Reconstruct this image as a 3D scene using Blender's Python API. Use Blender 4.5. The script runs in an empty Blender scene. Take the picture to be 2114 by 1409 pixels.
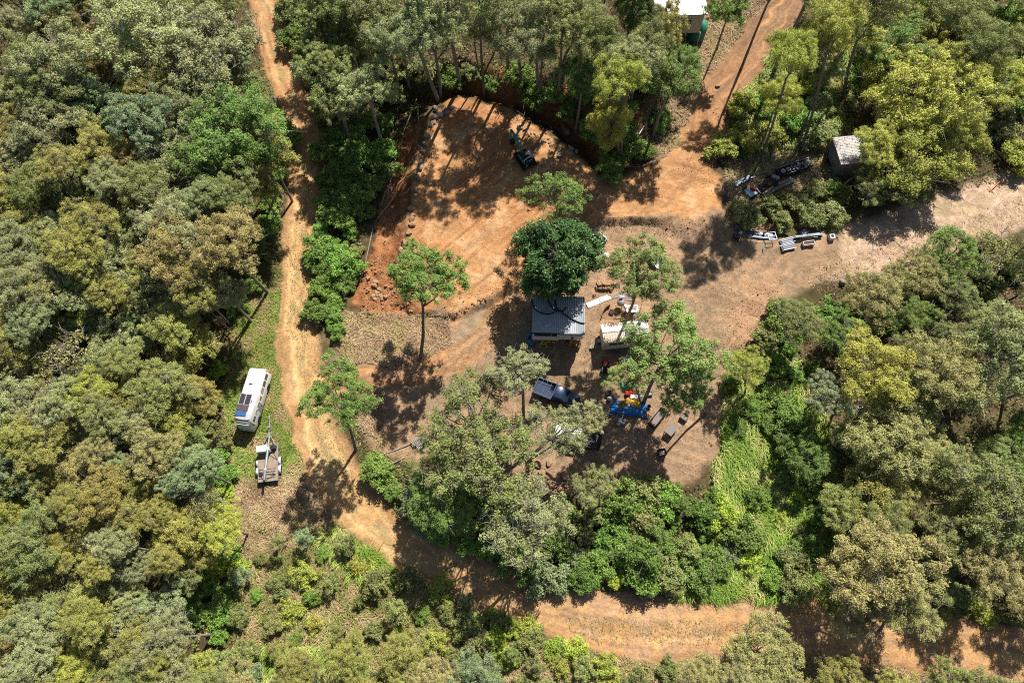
import bpy, math
import numpy as np
from mathutils import Vector, Matrix, Euler

# ------------------------------------------------------------------ camera, world, sun, exposure
SC = bpy.context.scene
COL = SC.collection
CAM_H, TILT, FPX = 71.0, math.radians(22), 1409.3
cam = bpy.data.cameras.new('camera'); cam.lens = 24; cam.sensor_width = 36; cam.clip_end = 2000; cam.clip_start = 0.5
camo = bpy.data.objects.new('camera', cam); COL.objects.link(camo)
camo.location = (0, 0, CAM_H); camo.rotation_euler = (TILT, 0, 0); SC.camera = camo

SUN_EL, SUN_AZ = math.radians(50), math.radians(23.5)      # sun stands north-north-east
world = bpy.data.worlds.new('World'); SC.world = world; world.use_nodes = True
wn = world.node_tree; sky = wn.nodes.new('ShaderNodeTexSky'); sky.sky_type = 'NISHITA'; sky.sun_disc = False
sky.sun_elevation = SUN_EL; sky.sun_rotation = SUN_AZ
wn.links.new(sky.outputs[0], wn.nodes['Background'].inputs[0]); wn.nodes['Background'].inputs[1].default_value = 0.055
sl = bpy.data.lights.new('sun', 'SUN'); sl.energy = 5.0; sl.angle = math.radians(0.5); sl.color = (1, .955, .88)
slo = bpy.data.objects.new('sun', sl); COL.objects.link(slo)
sd_ = Vector((-math.sin(SUN_AZ) * math.cos(SUN_EL), -math.cos(SUN_AZ) * math.cos(SUN_EL), -math.sin(SUN_EL)))
slo.rotation_euler = sd_.to_track_quat('-Z', 'Y').to_euler(); slo.location = (20, 60, 60)
SC.view_settings.view_transform = 'Standard'; SC.view_settings.look = 'None'
SC.view_settings.exposure = 0.86; SC.view_settings.gamma = 1
try:
    SC.cycles.max_bounces = 5; SC.cycles.diffuse_bounces = 3; SC.cycles.transmission_bounces = 3
    SC.cycles.use_denoising = False; SC.cycles.filter_width = 1.1
except Exception: pass

RNG = np.random.default_rng(7)

# ------------------------------------------------------------------ noise and geometry helpers
_T = np.random.default_rng(3).random((256, 256)).astype(np.float64)
def vnoise(x, y):
    xi = np.floor(x).astype(int); yi = np.floor(y).astype(int); fx = x - xi; fy = y - yi
    fx = fx * fx * (3 - 2 * fx); fy = fy * fy * (3 - 2 * fy)
    a = _T[xi & 255, yi & 255]; b = _T[(xi + 1) & 255, yi & 255]; c = _T[xi & 255, (yi + 1) & 255]; d = _T[(xi + 1) & 255, (yi + 1) & 255]
    return (a * (1 - fx) + b * fx) * (1 - fy) + (c * (1 - fx) + d * fx) * fy
def fbm(x, y, s=1.0, o=4, seed=0):
    x = np.asarray(x, float) / s + seed * 17.3; y = np.asarray(y, float) / s + seed * 9.1
    r = 0; a = 1; t = 0
    for k in range(o):
        r = r + a * vnoise(x, y); t += a; a *= .5; x = x * 2.03 + 5.1; y = y * 2.03 + 1.7
    return r / t
def sst(v, a, b):
    t = np.clip((v - a) / (b - a), 0, 1); return t * t * (3 - 2 * t)
def polysd(px, py, poly):
    P = np.asarray(poly, float); d = np.full(np.shape(px), 1e9); ins = np.zeros(np.shape(px), bool)
    n = len(P)
    for i in range(n):
        a = P[i]; b = P[(i + 1) % n]; e = b - a
        t = np.clip(((px - a[0]) * e[0] + (py - a[1]) * e[1]) / (e @ e + 1e-12), 0, 1)
        d = np.minimum(d, np.hypot(px - a[0] - t * e[0], py - a[1] - t * e[1]))
        c = ((a[1] > py) != (b[1] > py))
        with np.errstate(divide='ignore', invalid='ignore'):
            ins ^= c & (px < (b[0] - a[0]) * (py - a[1]) / (b[1] - a[1] + 1e-12) + a[0])
    return np.where(ins, d, -d)
def polyline(px, py, pts):
    """distance to a polyline, signed side, interpolated width"""
    P = np.asarray(pts, float); d = np.full(np.shape(px), 1e9); s = np.zeros(np.shape(px)); w = np.zeros(np.shape(px)); al = np.zeros(np.shape(px)); L = 0
    for i in range(len(P) - 1):
        a = P[i, :2]; e = P[i + 1, :2] - a; l = np.hypot(*e)
        t = np.clip(((px - a[0]) * e[0] + (py - a[1]) * e[1]) / (e @ e), 0, 1)
        dd = np.hypot(px - a[0] - t * e[0], py - a[1] - t * e[1]); m = dd < d
        d = np.where(m, dd, d); s = np.where(m, np.sign(e[0] * (py - a[1]) - e[1] * (px - a[0])), s)
        w = np.where(m, P[i, 2] * (1 - t) + P[i + 1, 2] * t, w); al = np.where(m, L + t * l, al); L += l
    return d, s, w, al
def smooth_line(pts, n=6):
    P = np.asarray(pts, float); Q = np.vstack([2 * P[0] - P[1], P, 2 * P[-1] - P[-2]]); out = []
    for i in range(1, len(Q) - 2):
        for k in range(n):
            t = k / n
            out.append(.5 * (2 * Q[i] + (Q[i + 1] - Q[i - 1]) * t + (2 * Q[i - 1] - 5 * Q[i] + 4 * Q[i + 1] - Q[i + 2]) * t * t + (3 * Q[i] - Q[i - 1] - 3 * Q[i + 1] + Q[i + 2]) * t ** 3))
    out.append(P[-1]); return np.array(out)

# the survey picture is 2114 x 1409 points; a point (u, v) is turned into a place on the ground
CT, ST = math.cos(TILT), math.sin(TILT)
def ray(u, v):
    dx = (u - 1057) / FPX; dy = -(v - 704.5) / FPX
    return dx, dy * CT + ST, dy * ST - CT
def base_z(x, y): return np.clip(0.035 * (np.asarray(y, float) - 29), -1.3, 2.4)
def at_base(u, v, lift=0.0):
    u = np.asarray(u, float); v = np.asarray(v, float); dx, dy, dz = ray(u, v); z = 0.0
    for _ in range(6):
        t = (z + lift - CAM_H) / dz; x = dx * t; y = dy * t; z = base_z(x, y)
    return np.stack([x, y], -1)
def wpoly(p): return at_base([a for a, b in p], [b for a, b in p])
def wline(pts):                                  # points (u, v, width in picture points)
    o = []
    for u, v, w in pts:
        c = at_base(u, v); e = at_base(u + 1, v); o.append((c[0], c[1], w * abs(e[0] - c[0])))
    return smooth_line(o)

PAD = wpoly([(945, 215), (1000, 225), (1060, 240), (1130, 290), (1180, 330), (1235, 378), (1290, 372), (1370, 345), (1450, 340), (1475, 380), (1490, 440), (1440, 462), (1380, 455), (1225, 458), (1160, 490), (1110, 540), (1060, 590), (1000, 625), (940, 650), (860, 640), (835, 560), (845, 470), (862, 350), (880, 260)])
CLR = wpoly([(745, 770), (800, 690), (860, 650), (960, 650), (1010, 615), (1110, 535), (1160, 485), (1225, 455), (1380, 452), (1480, 440), (1560, 505), (1640, 500), (1730, 490), (1740, 560), (1650, 600), (1580, 680), (1510, 730), (1495, 830), (1470, 950), (1400, 1000), (1300, 1015), (1130, 1020), (950, 1000), (830, 945), (775, 930), (735, 850)])
HILL = wpoly([(700, 90), (820, 195), (905, 205), (945, 175), (1010, 205), (1100, 225), (1165, 262), (1215, 300), (1250, 345), (1300, 338), (1350, 270), (1385, 180), (1420, 80), (1440, -60), (1440, -200), (700, -200)])
BUND = wpoly([(870, 255), (850, 340), (840, 450), (828, 520), (870, 600), (885, 655), (800, 668), (728, 625), (750, 560), (775, 480), (800, 380), (830, 290)])
ROAD = wline([(522, -60, 58), (550, 20, 58), (574, 110, 60), (602, 200, 64), (636, 290, 66), (636, 380, 62), (622, 480, 58), (610, 600, 66), (610, 690, 78), (626, 770, 92), (645, 850, 96), (668, 930, 98), (715, 1010, 94), (780, 1085, 86), (860, 1140, 85), (950, 1180, 85), (1050, 1225, 88), (1160, 1262, 95), (1280, 1290, 118), (1420, 1298, 112), (1600, 1293, 100), (1800, 1312, 105), (2000, 1335, 105), (2180, 1360, 105)])
SPUR = wline([(650, 790, 60), (760, 782, 46), (830, 778, 44), (930, 750, 46), (1000, 700, 60), (1050, 620, 75), (1110, 520, 80), (1200, 440, 80), (1330, 410, 90), (1410, 360, 85), (1440, 300, 80), (1470, 215, 80), (1520, 150, 75), (1570, 80, 70), (1620, 10, 66), (1660, -60, 66)])
LANE = wline([(1500, 480, 80), (1600, 545, 80), (1700, 530, 105), (1830, 500, 120), (1960, 455, 120), (2080, 415, 115), (2200, 380, 110)])

def masks(x, y):
    wx = x + (fbm(x, y, 2.2, 3, 1) - .5) * 1.5; wy = y + (fbm(x, y, 2.2, 3, 2) - .5) * 1.5
    d, s, w, al = polyline(wx, wy, ROAD); road = sst(w * .5 - d, -.45, .35)
    d2, s2, w2, al2 = polyline(wx, wy, SPUR); spur = sst(w2 * .5 - d2, -.5, .4)
    d3, s3, w3, al3 = polyline(wx, wy, LANE); lane = sst(w3 * .5 - d3, -.8, .6)
    pad = sst(polysd(wx, wy, PAD), -.4, .4); clr = sst(polysd(wx, wy, CLR), -.6, .6)
    bund = sst(polysd(wx, wy, BUND), -.3, .3); hill = polysd(wx, wy, HILL)
    return dict(road=road, rd=d * s, rw=w, ral=al, spur=spur, sd=d2 * s2, sal=al2, lane=lane, ld=d3 * s3, pad=pad, clr=clr, bund=bund, hill=hill)
def height_raw(x, y, m=None):
    if m is None: m = masks(x, y)
    padsd = polysd(x, y, PAD); clrsd = polysd(x, y, CLR)
    hill = sst(m['hill'], -.2, 1.9) * (3.3 + .8 * sst(m['hill'], 2, 9))
    pad = sst(padsd, -1.9 - 3.5 * sst(x, 16, 21) + .7 * (fbm(x, y, 1.1, 2, 9) - .5), -.1) * 1.15; clr = sst(clrsd, -2.2, .2) * .55
    z = base_z(x, y) + np.maximum(hill, np.maximum(pad, clr))
    dirt = np.clip(m['road'] + m['pad'] + m['spur'], 0, 1)
    z = z + (fbm(x, y, 3.0, 3, 4) - .5) * (.38 - .26 * dirt) + (fbm(x, y, .55, 2, 5) - .5) * (.13 - .075 * dirt)
    z = z + m['bund'] * ((fbm(x, y, .8, 3, 6) - .5) * .7 + .18)
    rut = np.exp(-((np.abs(m['rd']) - .85) / .28) ** 2) * m['road'] * .07
    rut2 = np.exp(-((np.abs(m['sd']) - .85) / .28) ** 2) * m['spur'] * .08
    st = (fbm(m['rd'] / .26, m['ral'] / 6.5, 1, 3, 51) - .5) * m['road'] * .09 + (fbm(m['sd'] / .26, m['sal'] / 6.5, 1, 3, 52) - .5) * m['spur'] * .12
    z = z + st
    step = np.exp(-((padsd + .2) / .45) ** 2) * m['clr'] * ((fbm(x, y, .6, 2, 8) - .35) * .55)
    return z - rut - rut2 + step

# the ground grid
DX = 0.19
gx = np.arange(-96, 96.01, DX); gy = np.arange(-16, 104.01, DX); NX, NY = len(gx), len(gy)
GX, GY = np.meshgrid(gx, gy, indexing='ij')
MK = masks(GX, GY); GZ = height_raw(GX, GY, MK)
def ground(x, y):
    fx = np.clip((np.asarray(x, float) - gx[0]) / DX, 0, NX - 1.001); fy = np.clip((np.asarray(y, float) - gy[0]) / DX, 0, NY - 1.001)
    i = fx.astype(int); j = fy.astype(int); a = fx - i; b = fy - j
    return (GZ[i, j] * (1 - a) + GZ[i + 1, j] * a) * (1 - b) + (GZ[i, j + 1] * (1 - a) + GZ[i + 1, j + 1] * a) * b
def samp(arr, x, y):
    i = np.clip(((np.asarray(x) - gx[0]) / DX).astype(int), 0, NX - 1); j = np.clip(((np.asarray(y) - gy[0]) / DX).astype(int), 0, NY - 1)
    return arr[i, j]
def at(u, v, lift=0.0):
    """world position whose height over the ground is lift, seen at survey point (u, v)"""
    u = np.asarray(u, float); v = np.asarray(v, float); dx, dy, dz = ray(u, v); z = np.zeros_like(u)
    for _ in range(12):
        t = (z + lift - CAM_H) / dz; x = dx * t; y = dy * t; z = .5 * z + .5 * ground(x, y)
    t = (z + lift - CAM_H) / dz
    return np.stack([dx * t, dy * t, z + lift], -1)
def spot(u, v, lift=0.0):
    p = at(u, v, lift); return Vector((p[0], p[1], float(ground(p[0], p[1]))))
def heading(u0, v0, u1, v1, lift=0.0):
    a = at(u0, v0, lift); b = at(u1, v1, lift); return math.atan2(b[1] - a[1], b[0] - a[0]), math.hypot(b[0] - a[0], b[1] - a[1])
def mpp(u, v, lift=0.0):
    a = at(u, v, lift); b = at(u + 1, v, lift); return abs(b[0] - a[0])

# ------------------------------------------------------------------ materials
def mat(name, col, rough=.7, metal=0.0, var=.25, scale=4.0, bump=.0, dirt=None, stripes=None):
    m = bpy.data.materials.new(name); m.use_nodes = True; t = m.node_tree; N = t.nodes; L = t.links; b = N['Principled BSDF']
    b.inputs['Roughness'].default_value = rough; b.inputs['Metallic'].default_value = metal; b.inputs['Specular IOR Level'].default_value = .35
    tc = N.new('ShaderNodeTexCoord'); nz = N.new('ShaderNodeTexNoise'); nz.inputs['Scale'].default_value = scale; nz.inputs['Detail'].default_value = 6; nz.inputs['Roughness'].default_value = .65
    L.new(tc.outputs['Object'], nz.inputs['Vector'])
    mr = N.new('ShaderNodeMapRange'); mr.inputs[1].default_value = .3; mr.inputs[2].default_value = .7; mr.inputs[3].default_value = 1 - var; mr.inputs[4].default_value = 1 + var * .6
    L.new(nz.outputs[0], mr.inputs[0])
    mx = N.new('ShaderNodeMix'); mx.data_type = 'RGBA'; mx.blend_type = 'MULTIPLY'; mx.inputs[0].default_value = 1
    mx.inputs[6].default_value = (*[c * .79 for c in col], 1); L.new(mr.outputs[0], mx.inputs[7]); out = mx.outputs[2]
    if dirt:
        n2 = N.new('ShaderNodeTexNoise'); n2.inputs['Scale'].default_value = scale * .45; n2.inputs['Detail'].default_value = 8; L.new(tc.outputs['Object'], n2.inputs['Vector'])
        r2 = N.new('ShaderNodeMapRange'); r2.inputs[1].default_value = dirt[3]; r2.inputs[2].default_value = dirt[3] + .15; L.new(n2.outputs[0], r2.inputs[0])
        m2 = N.new('ShaderNodeMix'); m2.data_type = 'RGBA'; L.new(r2.outputs[0], m2.inputs[0]); L.new(out, m2.inputs[6]); m2.inputs[7].default_value = (*dirt[:3], 1); out = m2.outputs[2]
    L.new(out, b.inputs['Base Color'])
    if bump:
        bp = N.new('ShaderNodeBump'); bp.inputs['Strength'].default_value = bump; bp.inputs['Distance'].default_value = .05; L.new(nz.outputs[0], bp.inputs['Height']); L.new(bp.outputs[0], b.inputs['Normal'])
    return m

def leaf_material(name, use_attr_color=False, trans=.22, rough=.5):
    m = bpy.data.materials.new(name); m.use_nodes = True; t = m.node_tree; N = t.nodes; L = t.links; b = N['Principled BSDF']; o = N['Material Output']
    spec = .12 if use_attr_color else .2
    at_ = N.new('ShaderNodeAttribute'); at_.attribute_name = 'tint'
    if use_attr_color:
        ca = N.new('ShaderNodeAttribute'); ca.attribute_name = 'col'; src = ca.outputs['Color']
    else:
        oi = N.new('ShaderNodeObjectInfo'); src = oi.outputs['Color']
    mr = N.new('ShaderNodeMapRange'); mr.inputs[3].default_value = .62; mr.inputs[4].default_value = 1.45; L.new(at_.outputs['Fac'], mr.inputs[0])
    mx = N.new('ShaderNodeMix'); mx.data_type = 'RGBA'; mx.blend_type = 'MULTIPLY'; mx.inputs[0].default_value = 1; L.new(src, mx.inputs[6]); L.new(mr.outputs[0], mx.inputs[7])
    pw = N.new('ShaderNodeMath'); pw.operation = 'POWER'; pw.inputs[1].default_value = 5; L.new(at_.outputs['Fac'], pw.inputs[0])
    p2 = N.new('ShaderNodeMath'); p2.operation = 'MULTIPLY'; p2.inputs[1].default_value = .45; L.new(pw.outputs[0], p2.inputs[0])
    m2 = N.new('ShaderNodeMix'); m2.data_type = 'RGBA'; m2.blend_type = 'MIX'; L.new(p2.outputs[0], m2.inputs[0]); L.new(mx.outputs[2], m2.inputs[6]); m2.inputs[7].default_value = (.36, .32, .14, 1)
    col = m2.outputs[2]
    L.new(col, b.inputs['Base Color']); b.inputs['Roughness'].default_value = rough; b.inputs['Specular IOR Level'].default_value = spec
    tr = N.new('ShaderNodeBsdfTranslucent'); L.new(col, tr.inputs[0]); ms = N.new('ShaderNodeMixShader'); ms.inputs[0].default_value = trans
    L.new(b.outputs[0], ms.inputs[1]); L.new(tr.outputs[0], ms.inputs[2]); L.new(ms.outputs[0], o.inputs[0])
    return m

def ground_material():
    m = bpy.data.materials.new('earth'); m.use_nodes = True; t = m.node_tree; N = t.nodes; L = t.links; b = N['Principled BSDF']
    b.inputs['Roughness'].default_value = .95; b.inputs['Specular IOR Level'].default_value = .1
    ca = N.new('ShaderNodeAttribute'); ca.attribute_name = 'col'; tc = N.new('ShaderNodeTexCoord')
    n1 = N.new('ShaderNodeTexNoise'); n1.inputs['Scale'].default_value = 5; n1.inputs['Detail'].default_value = 8; n1.inputs['Roughness'].default_value = .75; L.new(tc.outputs['Object'], n1.inputs['Vector'])
    r1 = N.new('ShaderNodeMapRange'); r1.inputs[1].default_value = .3; r1.inputs[2].default_value = .7; r1.inputs[3].default_value = .66; r1.inputs[4].default_value = 1.3; L.new(n1.outputs[0], r1.inputs[0])
    mx = N.new('ShaderNodeMix'); mx.data_type = 'RGBA'; mx.blend_type = 'MULTIPLY'; mx.inputs[0].default_value = 1; L.new(ca.outputs['Color'], mx.inputs[6]); L.new(r1.outputs[0], mx.inputs[7])
    n2 = N.new('ShaderNodeTexNoise'); n2.inputs['Scale'].default_value = .8; n2.inputs['Detail'].default_value = 10; n2.inputs['Roughness'].default_value = .8; n2.inputs['Distortion'].default_value = .8; L.new(tc.outputs['Object'], n2.inputs['Vector'])
    rb = N.new('ShaderNodeMapRange'); rb.inputs[1].default_value = .34; rb.inputs[2].default_value = .66; rb.inputs[3].default_value = .74; rb.inputs[4].default_value = 1.22; L.new(n2.outputs[0], rb.inputs[0])
    mb_ = N.new('ShaderNodeMix'); mb_.data_type = 'RGBA'; mb_.blend_type = 'MULTIPLY'; mb_.inputs[0].default_value = 1; L.new(mx.outputs[2], mb_.inputs[6]); L.new(rb.outputs[0], mb_.inputs[7]); mx = mb_
    vo = N.new('ShaderNodeTexVoronoi'); vo.inputs['Scale'].default_value = 3.2; L.new(tc.outputs['Object'], vo.inputs['Vector'])
    r2 = N.new('ShaderNodeMapRange'); r2.inputs[1].default_value = .1; r2.inputs[2].default_value = .2; r2.inputs[3].default_value = 1; r2.inputs[4].default_value = 0; L.new(vo.outputs['Distance'], r2.inputs[0])
    wn_ = N.new('ShaderNodeMath'); wn_.operation = 'GREATER_THAN'; wn_.inputs[1].default_value = .6; sp = N.new('ShaderNodeSeparateColor'); L.new(vo.outputs['Color'], sp.inputs[0]); L.new(sp.outputs[0], wn_.inputs[0])
    mu = N.new('ShaderNodeMath'); mu.operation = 'MULTIPLY'; L.new(r2.outputs[0], mu.inputs[0]); L.new(wn_.outputs[0], mu.inputs[1])
    mu2 = N.new('ShaderNodeMath'); mu2.operation = 'MULTIPLY'; mu2.inputs[1].default_value = .45; L.new(mu.outputs[0], mu2.inputs[0])
    m2 = N.new('ShaderNodeMix'); m2.data_type = 'RGBA'; L.new(mu2.outputs[0], m2.inputs[0]); L.new(mx.outputs[2], m2.inputs[6]); m2.inputs[7].default_value = (.42, .3, .18, 1)
    L.new(m2.outputs[2], b.inputs['Base Color'])
    ad = N.new('ShaderNodeMath'); ad.operation = 'ADD'; L.new(n1.outputs[0], ad.inputs[0]); L.new(mu2.outputs[0], ad.inputs[1])
    bp = N.new('ShaderNodeBump'); bp.inputs['Strength'].default_value = .8; bp.inputs['Distance'].default_value = .12; L.new(ad.outputs[0], bp.inputs['Height']); L.new(bp.outputs[0], b.inputs['Normal'])
    return m

# ------------------------------------------------------------------ mesh helpers
def mesh_np(name, V, F, material, col=None, tint=None, smooth=False):
    V = np.asarray(V, np.float32); F = np.asarray(F, np.int32); k = F.shape[1]
    me = bpy.data.meshes.new(name); me.vertices.add(len(V)); me.vertices.foreach_set('co', V.ravel())
    me.loops.add(F.size); me.loops.foreach_set('vertex_index', F.ravel())
    me.polygons.add(len(F)); me.polygons.foreach_set('loop_start', np.arange(0, F.size, k, dtype=np.int32)); me.polygons.foreach_set('loop_total', np.full(len(F), k, np.int32))
    if smooth: me.polygons.foreach_set('use_smooth', np.ones(len(F), bool))
    me.update(calc_edges=True)
    if col is not None:
        c = np.ones((len(V), 4), np.float32); c[:, :3] = col; a = me.color_attributes.new('col', 'FLOAT_COLOR', 'POINT'); a.data.foreach_set('color', c.ravel())
    if tint is not None:
        a = me.attributes.new('tint', 'FLOAT', 'POINT'); a.data.foreach_set('value', np.asarray(tint, np.float32))
    me.materials.append(material); return me
def link(name, data, parent=None, **props):
    o = bpy.data.objects.new(name, data); COL.objects.link(o)
    if parent: o.parent = parent
    for k, v in props.items(): o[k] = v
    return o
class MB:
    """collects shapes for one mesh"""
    def __init__(s): s.v = []; s.f = []; s.sm = []
    def add(s, vs, fs, T=None, smooth=False):
        n = len(s.v); s.v += [tuple(T @ Vector(p)) if T else tuple(p) for p in vs]; s.f += [tuple(i + n for i in f) for f in fs]; s.sm += [smooth] * len(fs); return s
    def box(s, c, d, T=None, rz=0, rx=0, ry=0, top=1.0, bev=0.0):
        hx, hy, hz = d[0] / 2, d[1] / 2, d[2] / 2; M_ = Matrix.Translation(c) @ Euler((rx, ry, rz)).to_matrix().to_4x4()
        if T: M_ = T @ M_
        if bev:
            b = min(bev, hx * .9, hy * .9, hz * .9); ring = lambda z, q: [(sx * (hx - (b if (k == 0) == q else 0)) if True else 0, 0, 0) for sx, k in ()]
            def oc(z, i): x, y = hx - i, hy - i; return [(-x + b, -y, z), (x - b, -y, z), (x, -y + b, z), (x, y - b, z), (x - b, y, z), (-x + b, y, z), (-x, y - b, z), (-x, -y + b, z)]
            v = oc(-hz, 0) + oc(hz - b, 0) + oc(hz, b * .8); f = [(k, (k + 1) % 8, (k + 1) % 8 + 8, k + 8) for k in range(8)] + [(k + 8, (k + 1) % 8 + 8, (k + 1) % 8 + 16, k + 16) for k in range(8)] + [tuple(range(16, 24)), tuple(range(7, -1, -1))]
            return s.add(v, f, M_)
        v = [(-hx, -hy, -hz), (hx, -hy, -hz), (hx, hy, -hz), (-hx, hy, -hz), (-hx * top, -hy * top, hz), (hx * top, -hy * top, hz), (hx * top, hy * top, hz), (-hx * top, hy * top, hz)]
        return s.add(v, [(0, 3, 2, 1), (4, 5, 6, 7), (0, 1, 5, 4), (1, 2, 6, 5), (2, 3, 7, 6), (3, 0, 4, 7)], M_)
    def tube(s, pts, r, n=6, caps=True):
        P = [Vector(p) for p in pts]; R = r if hasattr(r, '__len__') else [r] * len(P); vs = []; fs = []
        for i, p in enumerate(P):
            d = (P[min(i + 1, len(P) - 1)] - P[max(i - 1, 0)]); d = d.normalized() if d.length > 1e-9 else Vector((0, 0, 1))
            a = Vector((1, 0, 0)) if abs(d.x) < .8 else Vector((0, 1, 0)); a = d.cross(a).normalized(); b = d.cross(a)
            vs += [p + (a * math.cos(2 * math.pi * k / n) + b * math.sin(2 * math.pi * k / n)) * R[i] for k in range(n)]
        for i in range(len(P) - 1):
            fs += [(i * n + k, i * n + (k + 1) % n, (i + 1) * n + (k + 1) % n, (i + 1) * n + k) for k in range(n)]
        s.add(vs, fs, smooth=True)
        if caps: s.add(vs[:n], [tuple(range(n - 1, -1, -1))]); s.add(vs[-n:], [tuple(range(n))])
        return s
    def lathe(s, prof, c=(0, 0, 0), n=20, T=None, axis='z'):
        vs = []; fs = []
        for r, z in prof:
            for k in range(n):
                a = 2 * math.pi * k / n; p = (r * math.cos(a), r * math.sin(a), z)
                if axis == 'y': p = (p[0], p[2], -p[1])
                if axis == 'x': p = (p[2], p[0], p[1])
                vs.append((p[0] + c[0], p[1] + c[1], p[2] + c[2]))
        m = len(prof)
        for i in range(m - 1): fs += [(i * n + k, i * n + (k + 1) % n, (i + 1) * n + (k + 1) % n, (i + 1) * n + k) for k in range(n)]
        s.add(vs, fs, T, smooth=True)
        if prof[0][0] > 1e-4: s.add(vs[:n], [tuple(range(n - 1, -1, -1))], T)
        if prof[-1][0] > 1e-4: s.add(vs[-n:], [tuple(range(n))], T)
        return s
    def prism(s, poly, z0, z1, T=None):
        n = len(poly); v = [(x, y, z0) for x, y in poly] + [(x, y, z1) for x, y in poly]
        return s.add(v, [tuple(range(n - 1, -1, -1)), tuple(range(n, 2 * n))] + [(k, (k + 1) % n, (k + 1) % n + n, k + n) for k in range(n)], T)
    def loft(s, secs, smooth=True, caps=True, T=None):
        n = len(secs[0]); vs = [p for q in secs for p in q]; fs = []
        for i in range(len(secs) - 1): fs += [(i * n + k, i * n + (k + 1) % n, (i + 1) * n + (k + 1) % n, (i + 1) * n + k) for k in range(n)]
        s.add(vs, fs, T, smooth)
        if caps: s.add(secs[0], [tuple(range(n - 1, -1, -1))], T); s.add(secs[-1], [tuple(range(n))], T)
        return s
    def mesh(s, name, m):
        me = bpy.data.meshes.new(name); me.from_pydata(s.v, [], s.f); me.polygons.foreach_set('use_smooth', s.sm); me.update(); me.materials.append(m); return me
    def obj(s, name, m, parent=None, **props): return link(name, s.mesh(name, m), parent, **props)
def thing(name, label, cat, loc, rz=0.0, group=None):
    o = link(name, None); o.location = loc; o.rotation_euler = (0, 0, rz); o.empty_display_size = .3
    o['label'] = label; o['category'] = cat
    if group: o['group'] = group
    return o
def tag(o, label, cat, group=None):
    o['label'] = label; o['category'] = cat
    if group: o['group'] = group
    return o
ORD = ['', 'second ', 'third ', 'fourth ', 'fifth ', 'sixth ', 'seventh ', 'eighth ', 'ninth ', 'tenth ', 'eleventh ', 'twelfth ', 'thirteenth ', 'fourteenth ', 'fifteenth ', 'sixteenth ', 'seventeenth ', 'eighteenth ', 'nineteenth ', 'twentieth ']

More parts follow.
